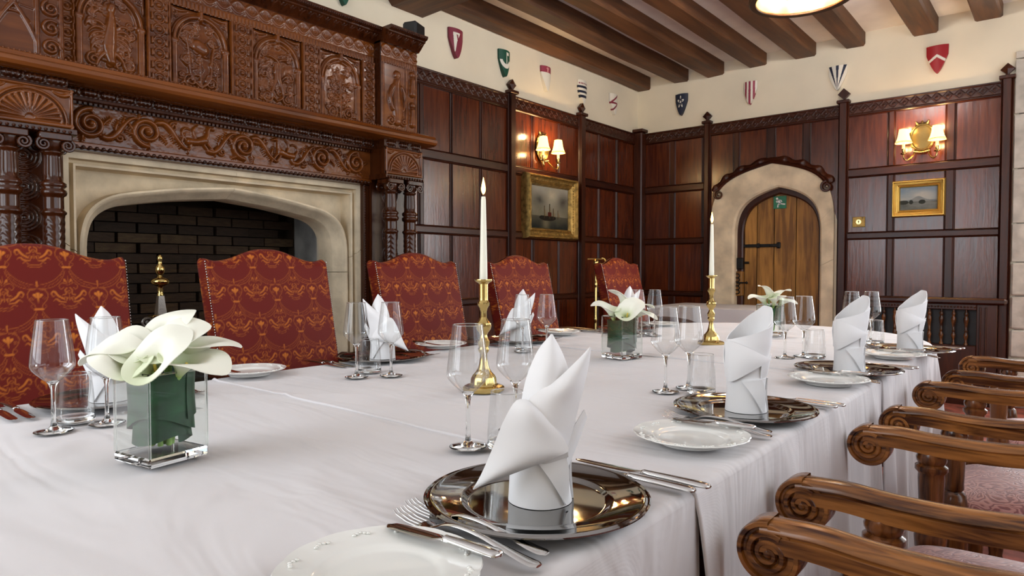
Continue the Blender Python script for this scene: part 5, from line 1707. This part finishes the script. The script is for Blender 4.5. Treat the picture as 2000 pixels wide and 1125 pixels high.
def mk_napkin_cone():
    mb = MB(); base_roll(mb, .078, .041)
    nth, nz = 64, 18
    A = np.linspace(-.25, 2 * PI * 1.12, nth)
    top = np.interp(np.degrees(A), [-20, 0, 45, 90, 140, 180, 220, 260, 300, 340, 370, 405], [.196, .202, .190, .176, .165, .162, .182, .216, .240, .236, .215, .190])
    P = np.zeros((nth, nz, 3))
    for i, t in enumerate(A):
        for j in range(nz):
            f = j / (nz - 1); h = .060 + (top[i] - .060) * f
            r = float(np.interp(h, [.06, .075, .11, .155, .20, .24], [.0385, .0395, .0445, .047, .045, .038])) * (1.03 - .035 * (t / (2 * PI)))
            cx = float(np.interp(h, [.06, .12, .18, .24], [0, -.001, .006, .016]))
            P[i, j] = (cx + r * math.cos(t), r * .84 * math.sin(t), h)
    sheet(mb, P)
    # cross-over band in front: from the left shoulder to a point on the right
    sheet(mb, tri_patch([(-.046, .012, .158), (-.030, .034, .160), (.000, .044, .150), (.030, .036, .134), (.051, .018, .122)], [(-.046, .010, .078), (-.032, .034, .070), (.000, .044, .090), (.030, .038, .109), (.052, .018, .121)], .004))
    sheet(mb, tri_patch([(-.047, .012, .158), (-.050, .0, .12), (-.044, .004, .078)], [(-.034, -.028, .150), (-.036, -.026, .115), (-.034, -.024, .078)], -.004))
    sheet(mb, tri_patch([(.030, .030, .130), (.046, .014, .126), (.052, -.002, .132)], [(.030, .028, .080), (.042, .012, .084), (.046, -.004, .100)], .004))
    sheet(mb, tri_patch([(-.010, .039, .072), (.014, .040, .040), (.034, .031, .004)], [(.032, .032, .078), (.040, .026, .050), (.0375, .025, .004)], .003))
    mb.xf(np.diag([1, -1, 1, 1]))
    return mb.build('folded_napkin', M['napkin'], None, smooth=55)


SETS = [  # name, centre of charger, napkin kind, bread plate, glasses, tumbler, side
    ('nearest place on the armchair side', (-.560, .716), 'open', (-.538, .424), [(-.835, .863), (-.846, 1.012)], (-.776, .905), 1),
    ('second place on the armchair side', (-.556, 1.478), 'cone', (-.534, 1.155), [(-.809, 1.591), (-.786, 1.682)], (-.727, 1.632), 1),
    ('third place on the armchair side', (-.524, 2.270), 'cone', (-.512, 2.000), [(-.785, 2.487), (-.746, 2.575)], (-.700, 2.555), 1),
    ('last place on the armchair side', (-.470, 2.985), 'cone', (-.480, 2.735), [(-.735, 3.240), (-.668, 3.300)], (-.632, 3.205), 1),
    ('nearest place on the red chair side', (-1.800, .585), 'open', (-1.925, 1.020), [(-1.552, .406), (-1.545, .500)], (-1.615, .462), -1),
    ('second place on the red chair side', (-1.888, 1.500), 'open', (-1.980, 1.885), [(-1.634, 1.205), (-1.577, 1.291)], (-1.683, 1.291), -1),
    ('third place on the red chair side', (-1.880, 2.270), 'open', (-1.930, 2.650), [(-1.640, 2.005), (-1.580, 2.085)], (-1.690, 2.075), -1),
    ('last place on the red chair side', (-1.790, 3.060), 'open', (-1.760, 3.40), [(-1.590, 2.830), (-1.535, 2.900)], (-1.60, 2.905), -1),
]
NAPR = [math.atan2(-q[1][0], q[1][1]) for q in SETS]
for i, (nm, c, nk, br, gl, tu, side) in enumerate(SETS):
    z = ZT_
    place('charger', mk_charger, (c[0], c[1], z), random.uniform(0, 3), 'round silver charger plate at the ' + nm, 'plate', 'silver charger plates')
    mk = 'mirror' if i in (4, 5) else nk
    kn = {'open': mk_napkin_open, 'cone': mk_napkin_cone, 'mirror': lambda: mk_napkin_open(-1)}[mk]
    look = {'open': 'white napkin folded into two pointed leaves at the ', 'cone': 'white napkin rolled into a tall cone at the '}[nk]
    nc = (c[0] + .004, c[1] + .004)
    place('napkin_' + mk, kn, (nc[0], nc[1], z + .0035), NAPR[i], look + nm, 'napkin', 'folded white napkins')
    place('bread', mk_bread, (br[0], br[1], z), random.uniform(0, 3), 'white scalloped bread plate at the ' + nm, 'plate', 'white bread plates')
    for q, g in enumerate(gl):
        place('wine', mk_wine, (g[0], g[1], z), 0, ('nearer' if q == 0 else 'farther') + ' wine glass of the pair at the ' + nm, 'wine glass', 'wine glasses')
    place('tumbler', mk_tumbler, (tu[0], tu[1], z), 0, 'short water tumbler at the ' + nm, 'tumbler', 'water tumblers')
    r0 = 0 if side == 1 else PI
    jit = (0, -.05, -.03, .06, .0, .03, .02, -.1)[i]
    cx, cy = c
    xs = side
    for q in range(2):
        # forks on the diner's left, knives on the right
        fy = cy - side * (.130 + .030 * q) if i == 0 else cy - side * (.150 + .036 * q)
        place('fork', mk_fork, (cx - xs * (.118 - .012 * q), fy, z + .0005), r0 + jit, ('inner' if q == 0 else 'outer') + ' silver fork at the ' + nm, 'fork', 'silver forks')
        ky = cy + side * (.175 + .030 * q)
        place('knife', mk_knife, (cx - xs * (.085 - .01 * q), ky, z), r0 + jit * .3, ('inner' if q == 0 else 'outer') + ' silver knife at the ' + nm, 'knife', 'silver knives')
    place('butter', lambda: mk_knife(.165, 'butter_knife'), (br[0] - xs * .075, br[1] + side * .072, z + .0205), r0 + .10 * side + (0 if side == 1 else .1), 'small butter knife on the bread plate at the ' + nm, 'knife', 'butter knives')

# ------------------------------------------------------------------ brass candlesticks with lit candles
def mk_stick():
    root = empty('candlestick')
    pr = [(.001, 0), (.054, 0), (.056, .003), (.056, .010), (.052, .014), (.040, .016), (.036, .020), (.034, .034), (.030, .042), (.022, .050), (.016, .060), (.012, .074), (.0095, .088), (.0095, .100), (.014, .106), (.0155, .112), (.013, .118), (.016, .126), (.0165, .134), (.012, .142), (.0095, .150), (.012, .156), (.019, .165), (.0215, .174), (.0205, .182), (.014, .188), (.0085, .198), (.0085, .212), (.011, .222), (.016, .230), (.0165, .237), (.0125, .243), (.0122, .250), (.0125, .286), (.016, .290), (.022, .293), (.0245, .297), (.0240, .299), (.012, .2975), (.0115, .285), (.001, .284)]
    octo = lambda Z, A: np.where(Z < .045, 1 - .05 * (1 - np.cos(A * 8)) * .5, 1)
    MB().lathe(pr, 48, mod=octo).build('stem', M['brass'], root, smooth=28)
    return root


def mk_candle():
    o = MB().lathe([(.001, 0), (.0108, 0), (.0104, .03), (.0064, .225), (.0052, .2335), (.0028, .2315), (.001, .2305)], 24).build('candle', M['wax'], None, smooth=50)
    MB().tube([(0, 0, .229), (.0006, 0, .238), (.0016, .0004, .243)], .0009, 6).build('wick', M['black'], o)
    MB().lathe([(.0003, .2385), (.0034, .2425), (.0056, .249), (.0060, .2555), (.0046, .265), (.0022, .276), (.0003, .285)], 16).build('flame', M['flame'], o, smooth=180)
    return o


for k, (x, y, lb) in enumerate(((-1.189, 1.289, 'nearer'), (-1.168, 2.716, 'farther'))):
    place('stick', mk_stick, (x, y, ZT_), .3 * k, 'turned brass candlestick, the %s of the two on the table' % lb, 'candlestick', 'brass candlesticks')
    place('candle', mk_candle, (x, y, ZT_ + .2855), 0, 'tall lit ivory candle in the %s brass candlestick' % lb, 'candle', 'lit candles')
    point('candle_light', (x, y, ZT_ + .2855 + .285), .35, (1.0, .62, .25), .01)

# ------------------------------------------------------------------ glass cube vases with calla lilies
VH, VW = .153, .053


def mk_vase():
    root = empty('cube_vase')
    MB().box(-VW, VW, -VW, VW, 0, .016, .003).build('base', M['solid'], root, smooth=20)
    mb = MB()
    for w_ in (VW,):
        mb.grid([[(sx * w_, sy * w_, z) for sx, sy in ((1, 1), (-1, 1), (-1, -1), (1, -1))] for z in (.0165, VH)], cv=True)
    mb.build('wall', M['vase_glass'], root, smooth=None, recalc=False)
    mb = MB()
    for w_, r in ((VW - .0022, .0022),):
        pts = [(w_, w_, VH), (-w_, w_, VH), (-w_, -w_, VH), (w_, -w_, VH)]
        for k in range(4): mb.tube([pts[k], pts[(k + 1) % 4]], r, 6)
        for k in range(4): mb.tube([(pts[k][0], pts[k][1], .016), pts[k]], .0022, 6)
    mb.build('edge', M['solid'], root, smooth=60)
    q = VW - .0052
    MB().grid([[(-q, -q, .082), (q, -q, .082)], [(-q, q, .082), (q, q, .082)]]).build('water', M['water'], root, smooth=None)
    return root


def mk_wrap(seed, z0, z1, rad=.042, tilt=0.0, span=1.08):
    n, m = 64, 12
    P = np.zeros((n, m, 3))
    for i in range(n):
        t = 2 * PI * span * i / (n - 1)
        sq = 1 / max(abs(math.cos(t + seed)), abs(math.sin(t + seed))); sq = 1 + .5 * (min(sq, 1.30) - 1)
        for j in range(m):
            f = j / (m - 1)
            lo = z0 + .016 * math.sin(t * 1.5 + seed) + tilt * math.cos(t); hi = z1 + .008 * math.sin(t * 1.0 + seed * 2) + tilt * math.cos(t)
            r = rad * sq - .0022 * i / n - .002 * math.sin(f * PI)
            P[i, j] = (r * math.cos(t + seed), r * math.sin(t + seed), lo + (hi - lo) * f)
    mb = MB(); sheet(mb, P, .0012)
    return mb.build('leaf', M['leaf'], None, smooth=60)


def lily(base, out, L, R, face, label, stem_to, group, open_=1.0):
    """calla: funnel-shaped spathe along `out`, tip turned to `face`; stem runs down to stem_to"""
    base = Vector(base); ax = Vector(out).normalized(); f = Vector(face); f = (f - ax * f.dot(ax)).normalized(); s = ax.cross(f)
    n, m = 46, 18
    P = np.zeros((n, m, 3))
    for i in range(n):
        ph = -PI * 1.06 + 2 * PI * 1.06 * i / (n - 1)      # 0 = tip side
        ov = i / (n - 1)
        for j in range(m):
            t = j / (m - 1)
            tip = .72 * math.exp(-(ph / 1.0) ** 2) + .28 * math.exp(-(ph / .28) ** 2)
            r = .0055 + (R - .0055) * (.38 * t + .62 * t ** 2.6) * (1 + .44 * tip * t ** 3) * (1 + .10 * math.cos(2 * ph))
            r -= .0025 * (ov - .5) * (1 - t)
            h = L * (t ** .85) * (.36 + .66 * (.5 + .5 * math.cos(ph)) ** 1.2 * open_) - .22 * R * max(0, t - .72) ** 1.2 * 3.2 * (1 + 1.6 * tip)
            wv = .0035 * math.sin(3 * ph + L * 300) * t ** 3
            p = base + ax * (h + wv) + f * (r * math.cos(ph)) + s * (r * math.sin(ph))
            P[i, j] = p
    root = empty('calla_lily', tuple(base), 0, label, 'flower', group)
    mb = MB(); sheet(mb, P - np.array(base), .0014)
    tt = np.clip((np.concatenate(mb.v) @ np.array(ax)) / (L * .55), 0, 1)[:, None] ** .8
    mb.build('spathe', M['lily'], root, smooth=180, colors=np.array((.36, .50, .12)) * (1 - tt) + np.array((.90, .90, .78)) * tt)
    MB().tube([tuple(ax * (L * .10)), tuple(ax * (L * .36))], [.0032, .0026], 8).build('spadix', M['spadix'], root, smooth=60)
    e = Vector(stem_to) - base
    q = bez([tuple(ax * .012), tuple(-ax * .03), tuple(e * .6), tuple(e)], 14)
    MB().tube(q, [.0062, .0055] + [.0046] * 12, 8).build('stem', M['stem'], root, smooth=60)
    return root


def arrangement(c, rz, blooms, which, wraps):
    place('vase', mk_vase, (c[0], c[1], ZT_), rz, 'square clear glass vase of white calla lilies, ' + which, 'vase', 'square glass vases')
    for k, (seed, z0, z1, rad, tl, spn) in enumerate(wraps):
        o = mk_wrap(seed, z0, z1, rad, tl, spn); o.location = (c[0], c[1], ZT_); o.rotation_euler = (0, 0, rz)
        tag(o, ('broad' if k == 0 else 'lower inner') + ' dark green leaf curled inside the glass vase ' + which, 'leaf', 'leaves curled in the vases')
    cr = Matrix.Rotation(math.radians(40.2), 3, 'Z')      # rough viewing axes: x right, y away
    for k, (w_, d_, h, ox, oy, oz, L, R, fx, fy, fz, txt) in enumerate(blooms):
        b = cr @ Vector((w_, -d_, 0)); o = cr @ Vector((ox, -oy, 0)); f = cr @ Vector((fx, -fy, 0))
        sx = cr @ Vector((w_ * .5, -d_ * .5, 0))
        lily((c[0] + b.x, c[1] + b.y, ZT_ + h), (o.x, o.y, oz), L, R, (f.x, f.y, fz), 'calla lily %s, vase %s' % (txt, which), (c[0] + sx.x * .8, c[1] + sx.y * .8, ZT_ + .024), 'calla lilies', 1.0)


arrangement((-1.1925, .470), math.radians(9.5), [
    (-.024, .030, .146, -.30, .50, .9, .076, .044, -.85, -.50, .1, 'at the left front'),
    (.012, .034, .145, .14, .55, .95, .082, .046, .55, -.85, .1, 'at the centre front'),
    (-.038, .006, .152, -.60, .12, .8, .080, .042, -1, .20, .0, 'leaning far to the left'),
    (.040, .018, .146, .62, .28, .72, .082, .044, 1, .10, -.1, 'leaning low to the right'),
    (.038, -.008, .156, .55, .00, .85, .092, .042, 1, -.15, -.1, 'reaching right with green tip'),
    (.016, .002, .166, .20, .42, 1.0, .078, .046, .7, -.75, -.05, 'high in the middle'),
    (-.002, -.022, .180, .00, .32, 1.0, .074, .044, .45, -.9, -.1, 'topmost at the back'),
    (-.028, .008, .160, -.28, .25, .95, .074, .042, -.8, -.6, .2, 'behind the left front bloom'),
], 'nearest the camera', [(.4, .062, .150, .0475, .0, 1.08), (4.3, .034, .098, .0430, .012, .62)])
arrangement((-1.245, 2.100), math.radians(-13), [
    (-.032, .018, .140, -.45, .10, .95, .098, .038, -.9, -.2, .1, 'flaring to the left'),
    (.010, .034, .142, .10, .48, .90, .080, .046, .75, -.6, .1, 'opening to the front'),
    (.022, -.006, .155, .60, .00, .80, .095, .042, 1, .0, -.1, 'leaning right'),
    (.004, -.020, .170, .15, .0, .95, .085, .046, -.6, .2, .1, 'upright at the back'),
    (.034, .012, .145, .80, .25, .60, .085, .038, 1, .2, -.3, 'low at the right'),
], 'in the middle of the table', [(.4, .048, .146, .0475, .0, 1.08), (4.3, .026, .085, .0430, .012, .62)])
arrangement((-1.105, 3.275), math.radians(4), [
    (-.026, .010, .150, -.70, .20, .80, .100, .034, -1, .1, .0, 'leaning left'),
    (-.006, -.006, .165, -.10, .10, .95, .100, .036, -.7, .2, .3, 'upright in the middle'),
    (.016, .000, .165, .40, .00, .90, .095, .036, .9, .1, .1, 'leaning right'),
    (.030, .016, .145, .70, .30, .65, .085, .034, 1, .2, -.1, 'low at the right'),
    (.004, .024, .145, .05, .50, .80, .090, .032, .3, .7, .2, 'to the front'),
], 'at the far end of the table', [(.4, .04, .140, .0475, .0, 1.08)])

# ------------------------------------------------------------------ damask covered high-back chairs
CW, CHH = .168, .26            # width and drop of the ogee pattern


def damask_cell():
    res = .001
    c = Carve(CW, CHH, res)
    segs = []
    def add(pts, wd, ht=1.0): segs.append((np.asarray(pts, float), wd))
    def both(pts, wd):
        P = np.asarray(pts, float); add(P, wd); Q = P.copy(); Q[:, 0] *= -1; add(Q, wd)
    hw = CW / 2
    add([(-.010, 0), (.010, 0)], .0030)
    up = bez([(.008, -.004), (.020, -.034), (.048, -.052), (hw - .004, -.056)], 14)
    dn = bez([(.006, -.012), (.014, -.048), (.042, -.072), (hw - .008, -.066)], 14)
    md = bez([(.009, -.010), (.018, -.042), (.046, -.062), (hw - .010, -.060)], 8)
    both(up, .0011); both(dn, .0011)
    for k in range(1, 7):
        p = md[k]; both([(p[0] - .0055, p[1] + .0045), (p[0] + .0055, p[1] - .0040)], [.0008, .0032, .0008])
    add([(hw, -.046), (hw, -.062)], [.0026, .0048, .0018])
    both([(hw - .002, -.066), (hw - .020, -.070), (hw - .028, -.084)], .0011)
    add(crv([(hw - .003, -.068), (hw - .020, -.073), (hw - .027, -.088), (hw - .021, -.104), (hw - .011, -.116), (hw - .008, -.126)], 16), .0012)
    add(crv([(hw + .003, -.068), (hw + .020, -.073), (hw + .027, -.088), (hw + .021, -.104), (hw + .011, -.116), (hw + .008, -.126)], 16), .0012)
    for s in (1, -1):
        add([(hw + s * .009, -.086), (hw + s * .004, -.094)], [.0040, .0022]); add(spiral(hw + s * .017, -.097, .006, .001, 1.2 * s, 0), .0009)
        add(crv([(hw + s * .010, -.112), (hw + s * .020, -.120), (hw + s * .014, -.128)], 8), .0009)
    add([(hw, -.082), (hw, -.110)], [.0044, .0030, .0012])
    # palmette below the clasp
    add([(0, -.028), (0, -.046)], [.0008, .0040, .0012])
    both([(.003, -.050), (.009, -.040), (.012, -.048)], [.0014, .0028, .0010])
    both(crv([(.002, -.056), (.016, -.050), (.026, -.060), (.020, -.070), (.014, -.064)], 14), .0012)
    both(crv([(.004, -.066), (.010, -.072), (.008, -.084), (.018, -.088)], 10), .0018)
    both(crv([(.016, -.100), (.030, -.090), (.040, -.076), (.048, -.082), (.044, -.092), (.038, -.088)], 18), [.0026, .0030, .0018, .0010])
    both(crv([(.012, -.110), (.026, -.108), (.036, -.100), (.044, -.106)], 10), [.0020, .0026, .0010])
    both(crv([(.002, -.098), (.012, -.094), (.014, -.104)], 8), .0013)
    add([(0, -.088), (0, -.104)], [.0012, .0050, .0014]); both([(.006, -.098), (.010, -.108)], [.0022, .0010])
    both(crv([(.0, -.124), (.014, -.122), (.022, -.114), (.030, -.118)], 10), .0013); both(crv([(0, -.131), (.010, -.130), (.018, -.126)], 8), .0012)
    both(crv([(.0, -.074), (.005, -.078), (.0, -.084)], 6), .0013)
    for P, wd in segs:
        wd = np.asarray(wd) * 1.1 + .0002
        for i in (-1, 0, 1):
            for j in (0, .5, 1, 1.5, -.5):
                off = np.array([(i + (.5 if (j * 2) % 2 else 0)) * CW, j * CHH + CHH * .25])
                Q = P + off + np.array([CW / 2, 0])
                if Q[:, 0].max() < -.01 or Q[:, 0].min() > CW + .01 or Q[:, 1].max() < -.01 or Q[:, 1].min() > CHH + .01: continue
                c.stroke(Q, wd, 1.0)
    return np.clip(c.H * 1.6, 0, 1)[:-1, :-1]


CELL = damask_cell()


def damask(u, v):
    n, m = CELL.shape
    x = (u / CW % 1) * n; y = (v / CHH % 1) * m
    i = np.floor(x).astype(int) % n; j = np.floor(y).astype(int) % m; fx = x - np.floor(x); fy = y - np.floor(y)
    a = (CELL[i, j] * (1 - fx) + CELL[(i + 1) % n, j] * fx) * (1 - fy) + (CELL[i, (j + 1) % m] * (1 - fx) + CELL[(i + 1) % n, (j + 1) % m] * fx) * fy
    base = np.array((.130, .008, .004)); gold = np.array((.52, .150, .018))
    return base * (1 - a[..., None]) + gold * a[..., None]


def mk_high_chair():
    """faces +x; origin on the floor below the seat middle"""
    root = empty('high_back_chair')
    Wd, Z0, ZS, ZTp = .527, .46, 1.108, 1.160
    nu, nv = 190, 215
    T = .075
    def ztop(u): return ZS + (ZTp - ZS) * np.exp(-(np.abs(u) / .52) ** 2.6) + .012 * np.exp(-((np.abs(u) - 1) / .12) ** 2)
    us = np.linspace(-1, 1, nu); nsd = 4; nb = 16
    ring_u = np.concatenate([us, np.full(nsd, 1.0), np.linspace(1, -1, nb), np.full(nsd, -1.0)])
    ring_t = np.concatenate([np.ones(nu), np.linspace(1, 0, nsd + 2)[1:-1], np.zeros(nb), np.linspace(0, 1, nsd + 2)[1:-1]])
    v = np.concatenate([np.linspace(0, .97, nv - 12), .97 + .03 * np.sin(np.linspace(0, PI / 2, 13)[1:])])
    U, V = np.meshgrid(ring_u, v, indexing='ij'); Tt = np.meshgrid(ring_t, v, indexing='ij')[0]
    zt = ztop(U); Z = Z0 + (zt - Z0) * V
    tk = T * np.sqrt(np.clip(1 - (np.clip(V - .965, 0, 1) / .0352) ** 2, 0, 1))
    puff = .014 * (1 - U ** 2) * np.sin(PI * np.clip(V, .02, .98)) ** .6
    edge = .010 * np.clip((np.abs(U) - .965) / .035, 0, 1) ** 2
    X0 = -.215 - (Z - Z0) * .24
    X = X0 + (Tt - .5) * tk + (puff - edge) * (Tt > .99) - puff * .6 * (Tt < .01)
    hwid = Wd / 2 * (.955 + .045 * np.clip((Z - .5) / .6, 0, 1))
    Y = U * hwid
    col = damask(Y + np.sign(U) * (1 - Tt) * T, Z + .02)
    P = np.stack([X, Y, Z], -1)
    mb = MB(); mb.grid(P, cu=True); n = len(ring_u); m = len(v)
    o = mb.build('backrest', M['damask'], root, smooth=180, recalc=False, colors=col.reshape(-1, 3))
    # nails along the side edges
    mb = MB()
    for s in (1, -1):
        for z in np.arange(.50, 1.112, .0098):
            hw_ = Wd / 2 * (.955 + .045 * min(1, max(0, (z - .5) / .6)))
            mb.sphere((-.215 - (z - Z0) * .24 + T * .40, s * (hw_ + .0005), z), (.0036, .0022, .0036), 6, 4)
    mb.build('nailheads', M['silver'], root, smooth=180, recalc=False, kind='stuff')
    # seat
    n1, n2 = 90, 90
    U, V = np.meshgrid(np.linspace(-1, 1, n1), np.linspace(-1, 1, n2), indexing='ij')
    e = np.clip(1 - np.abs(U) ** 10, 0, 1) ** .5 * np.clip(1 - np.abs(V) ** 10, 0, 1) ** .5
    P = np.stack([.03 + U * .245, V * .265, .42 + .075 * e + .015 * (1 - U ** 2) * (1 - V ** 2)], -1)
    mb = MB(); mb.grid(P); so = mb.build('seat', M['damask'], root, smooth=180, recalc=False, colors=damask(P[..., 1], P[..., 0]).reshape(-1, 3))
    MB().box(-.215, .275, -.262, .262, .36, .424, .01).build('seat_frame', M['oak_v'], root)
    leg = [(.002, 0), (.022, 0), (.026, .02), (.020, .05), (.024, .12), (.030, .20), (.024, .26), (.032, .29), (.032, .36), (.002, .36)]
    for sx in (-.19, .245):
        for sy in (-.235, .235):
            MB().lathe(leg, 14, (sx, sy, 0)).build('leg', M['oak_v'], root)
    MB().box(-.19, .245, -.010, .010, .12, .15, .004).box(.02, .045, -.235, .235, .12, .15, .004).build('stretcher', M['oak_x'], root)
    for s in (1, -1):
        y = s * .278
        mb = MB(); q = bez([(-.25, y, .70), (-.12, y, .712), (.0, y, .705), (.10, y, .695), (.125, y, .665)], 20); mb.tube(q, [.022] * 17 + [.026, .024, .014], 8, sx=1.2); mb.build('arm', M['oak_v'], root)
        MB().lathe([(.002, .36), (.020, .36), (.024, .42), (.016, .50), (.022, .60), (.016, .66), (.018, .70), (.002, .70)], 12, (.06, y, 0)).build('arm_support', M['oak_v'], root)
    return root


for k, (x, y, rz, lb) in enumerate([(-2.13, .600, 0, 'nearest the camera, cut by the picture edge'), (-2.13, 1.400, 0, 'in front of the stone fireplace arch'), (-2.13, 2.195, 0, 'in front of the twin columns'),
                                    (-2.13, 3.000, 0, 'behind the nearer candlestick by the dark panelling'), (-2.13, 4.150, math.radians(2), 'farthest, beside the brass pole in the corner')]):
    place('high', mk_high_chair, (x, y, 0), rz, 'high back chair in red and gold damask ' + lb, 'chair', 'red damask high back chairs')


# ------------------------------------------------------------------ carved oak armchairs with pink seats
def mk_armchair():
    """faces -x; origin on the floor under the seat middle, arms along x"""
    root = empty('carved_armchair')
    HW = .2575
    for s in (1, -1):
        y = s * HW; hw_ = .027
        arm = None
        # arm: moulded section swept from the back post to the scroll
        path = [(.40, .720), (.28, .712), (.16, .704), (.05, .692), (-.08, .679), (-.18, .678), (-.26, .684), (-.300, .683), (-.325, .6815), (-.342, .6795)]
        q = crv(path, 44)
        th = .043
        sec = [(-hw_, -.5), (-hw_ - .001, .05), (-hw_ + .003, .12), (-hw_ - .001, .20), (-hw_, .30), (-hw_ + .004, .42), (-hw_ + .012, .5), (0, .56), (hw_ - .012, .5), (hw_ - .004, .42), (hw_, .30), (hw_ + .001, .20), (hw_ - .003, .12), (hw_ + .001, .05), (hw_, -.5)]
        P = [[(p[0], y + a, p[1] - 0 + b * th) for a, b in sec] for p in q]
        mb = MB(); mb.grid(np.array(P), cv=True)
        # scroll: sleeve turning under
        cx, cz, R = -.330, .657, .0487
        P = []
        for t in np.linspace(PI / 2, PI / 2 + 2 * PI, 40):
            r1 = R - .004 * (t - PI / 2) / (2 * PI)
            P.append([(cx + r * math.cos(t), y + a, cz + r * math.sin(t)) for r, a in ((.002, -hw_ + .006), (r1 - .010, -hw_ + .006), (r1 - .008, -hw_), (r1 - .002, -hw_), (r1, -hw_ + .004), (r1, hw_ - .004), (r1 - .002, hw_), (r1 - .008, hw_), (r1 - .010, hw_ - .006), (.002, hw_ - .006))])
        mb.grid(np.array(P))
        a_o = mb.build('arm', M['chair_oak'], root, smooth=40)
        for sd in (1, -1):
            mb = MB()
            sp = spiral(cx, cz, .0315, .006, 2.1, PI / 2 - .6, 44)
            mb.tube([(p[0], y + sd * (hw_ - .003), p[1]) for p in sp], np.linspace(.0062, .0048, 44), 6)
            mb.sphere((cx, y + sd * (hw_ - .004), cz), (.0085, .006, .0085), 10, 6)
            mb.build('scroll', M['chair_oak'], a_o, smooth=50)
        lp = [(.002, 0), (.026, 0), (.030, .015), (.026, .035), (.020, .05), (.026, .10), (.030, .20), (.026, .26), (.034, .30), (.034, .40), (.028, .405), (.020, .418), (.031, .440), (.033, .465), (.028, .492), (.020, .500), (.024, .506), (.0235, .52), (.027, .60), (.0265, .612), (.033, .620), (.033, .629), (.026, .634), (.030, .641), (.031, .648), (.027, .660), (.002, .660)]
        MB().lathe(lp, 24, (-.205, y, 0)).build('front_leg', M['chair_oak_v'], root, smooth=45)
        MB().box(.255, .305, y - .024, y + .024, 0, .44, .006).box(.262, .30, y - .022, y + .022, .44, 1.0, .006).build('rear_post', M['chair_oak_v'], root)
    MB().box(-.225, .28, -HW + .01, HW - .01, .37, .425, .008).build('seat_frame', M['chair_oak_v'], root)
    n1 = 44
    U, V = np.meshgrid(np.linspace(-1, 1, n1), np.linspace(-1, 1, n1), indexing='ij')
    e = np.clip(1 - np.abs(U) ** 8, 0, 1) ** .5 * np.clip(1 - np.abs(V) ** 8, 0, 1) ** .5
    P = np.stack([.02 + U * .275, V * (HW - .008), .415 + .055 * e + .028 * (1 - U ** 2) * (1 - V ** 2)], -1)
    MB().grid(P).build('seat', M['brocade'], root, smooth=180)
    mb = MB()
    for x in np.arange(-.20, .27, .018):
        for s in (1, -1): mb.sphere((x, s * (HW - .008), .425), (.006, .004, .006), 6, 4)
    mb.build('nailheads', M['old_brass'], root, smooth=180, recalc=False, kind='stuff')
    MB().box(-.205, .28, -.012, .012, .10, .13, .004).box(-.02, .01, -HW, HW, .10, .13, .004).build('stretcher', M['chair_oak'], root)
    MB().box(.262, .30, -HW, HW, .90, .99, .01).build('crest_rail', M['chair_oak_v'], root)
    MB().box(.264, .298, -.20, .20, .56, .88, .012).build('back_pad', M['brocade'], root)
    return root


for k, (x, y, rz, lb) in enumerate([(.0, .745, 0, 'nearest the camera'), (-.022, 1.500, 0, 'second from the camera'), (-.010, 2.305, 0, 'third from the camera'), (.030, 3.165, 0, 'farthest, at the end of the armchair row')]):
    place('arm', mk_armchair, (x, y, 0), rz, 'scroll armed oak armchair with pink seat ' + lb, 'chair', 'scroll armed oak chairs')
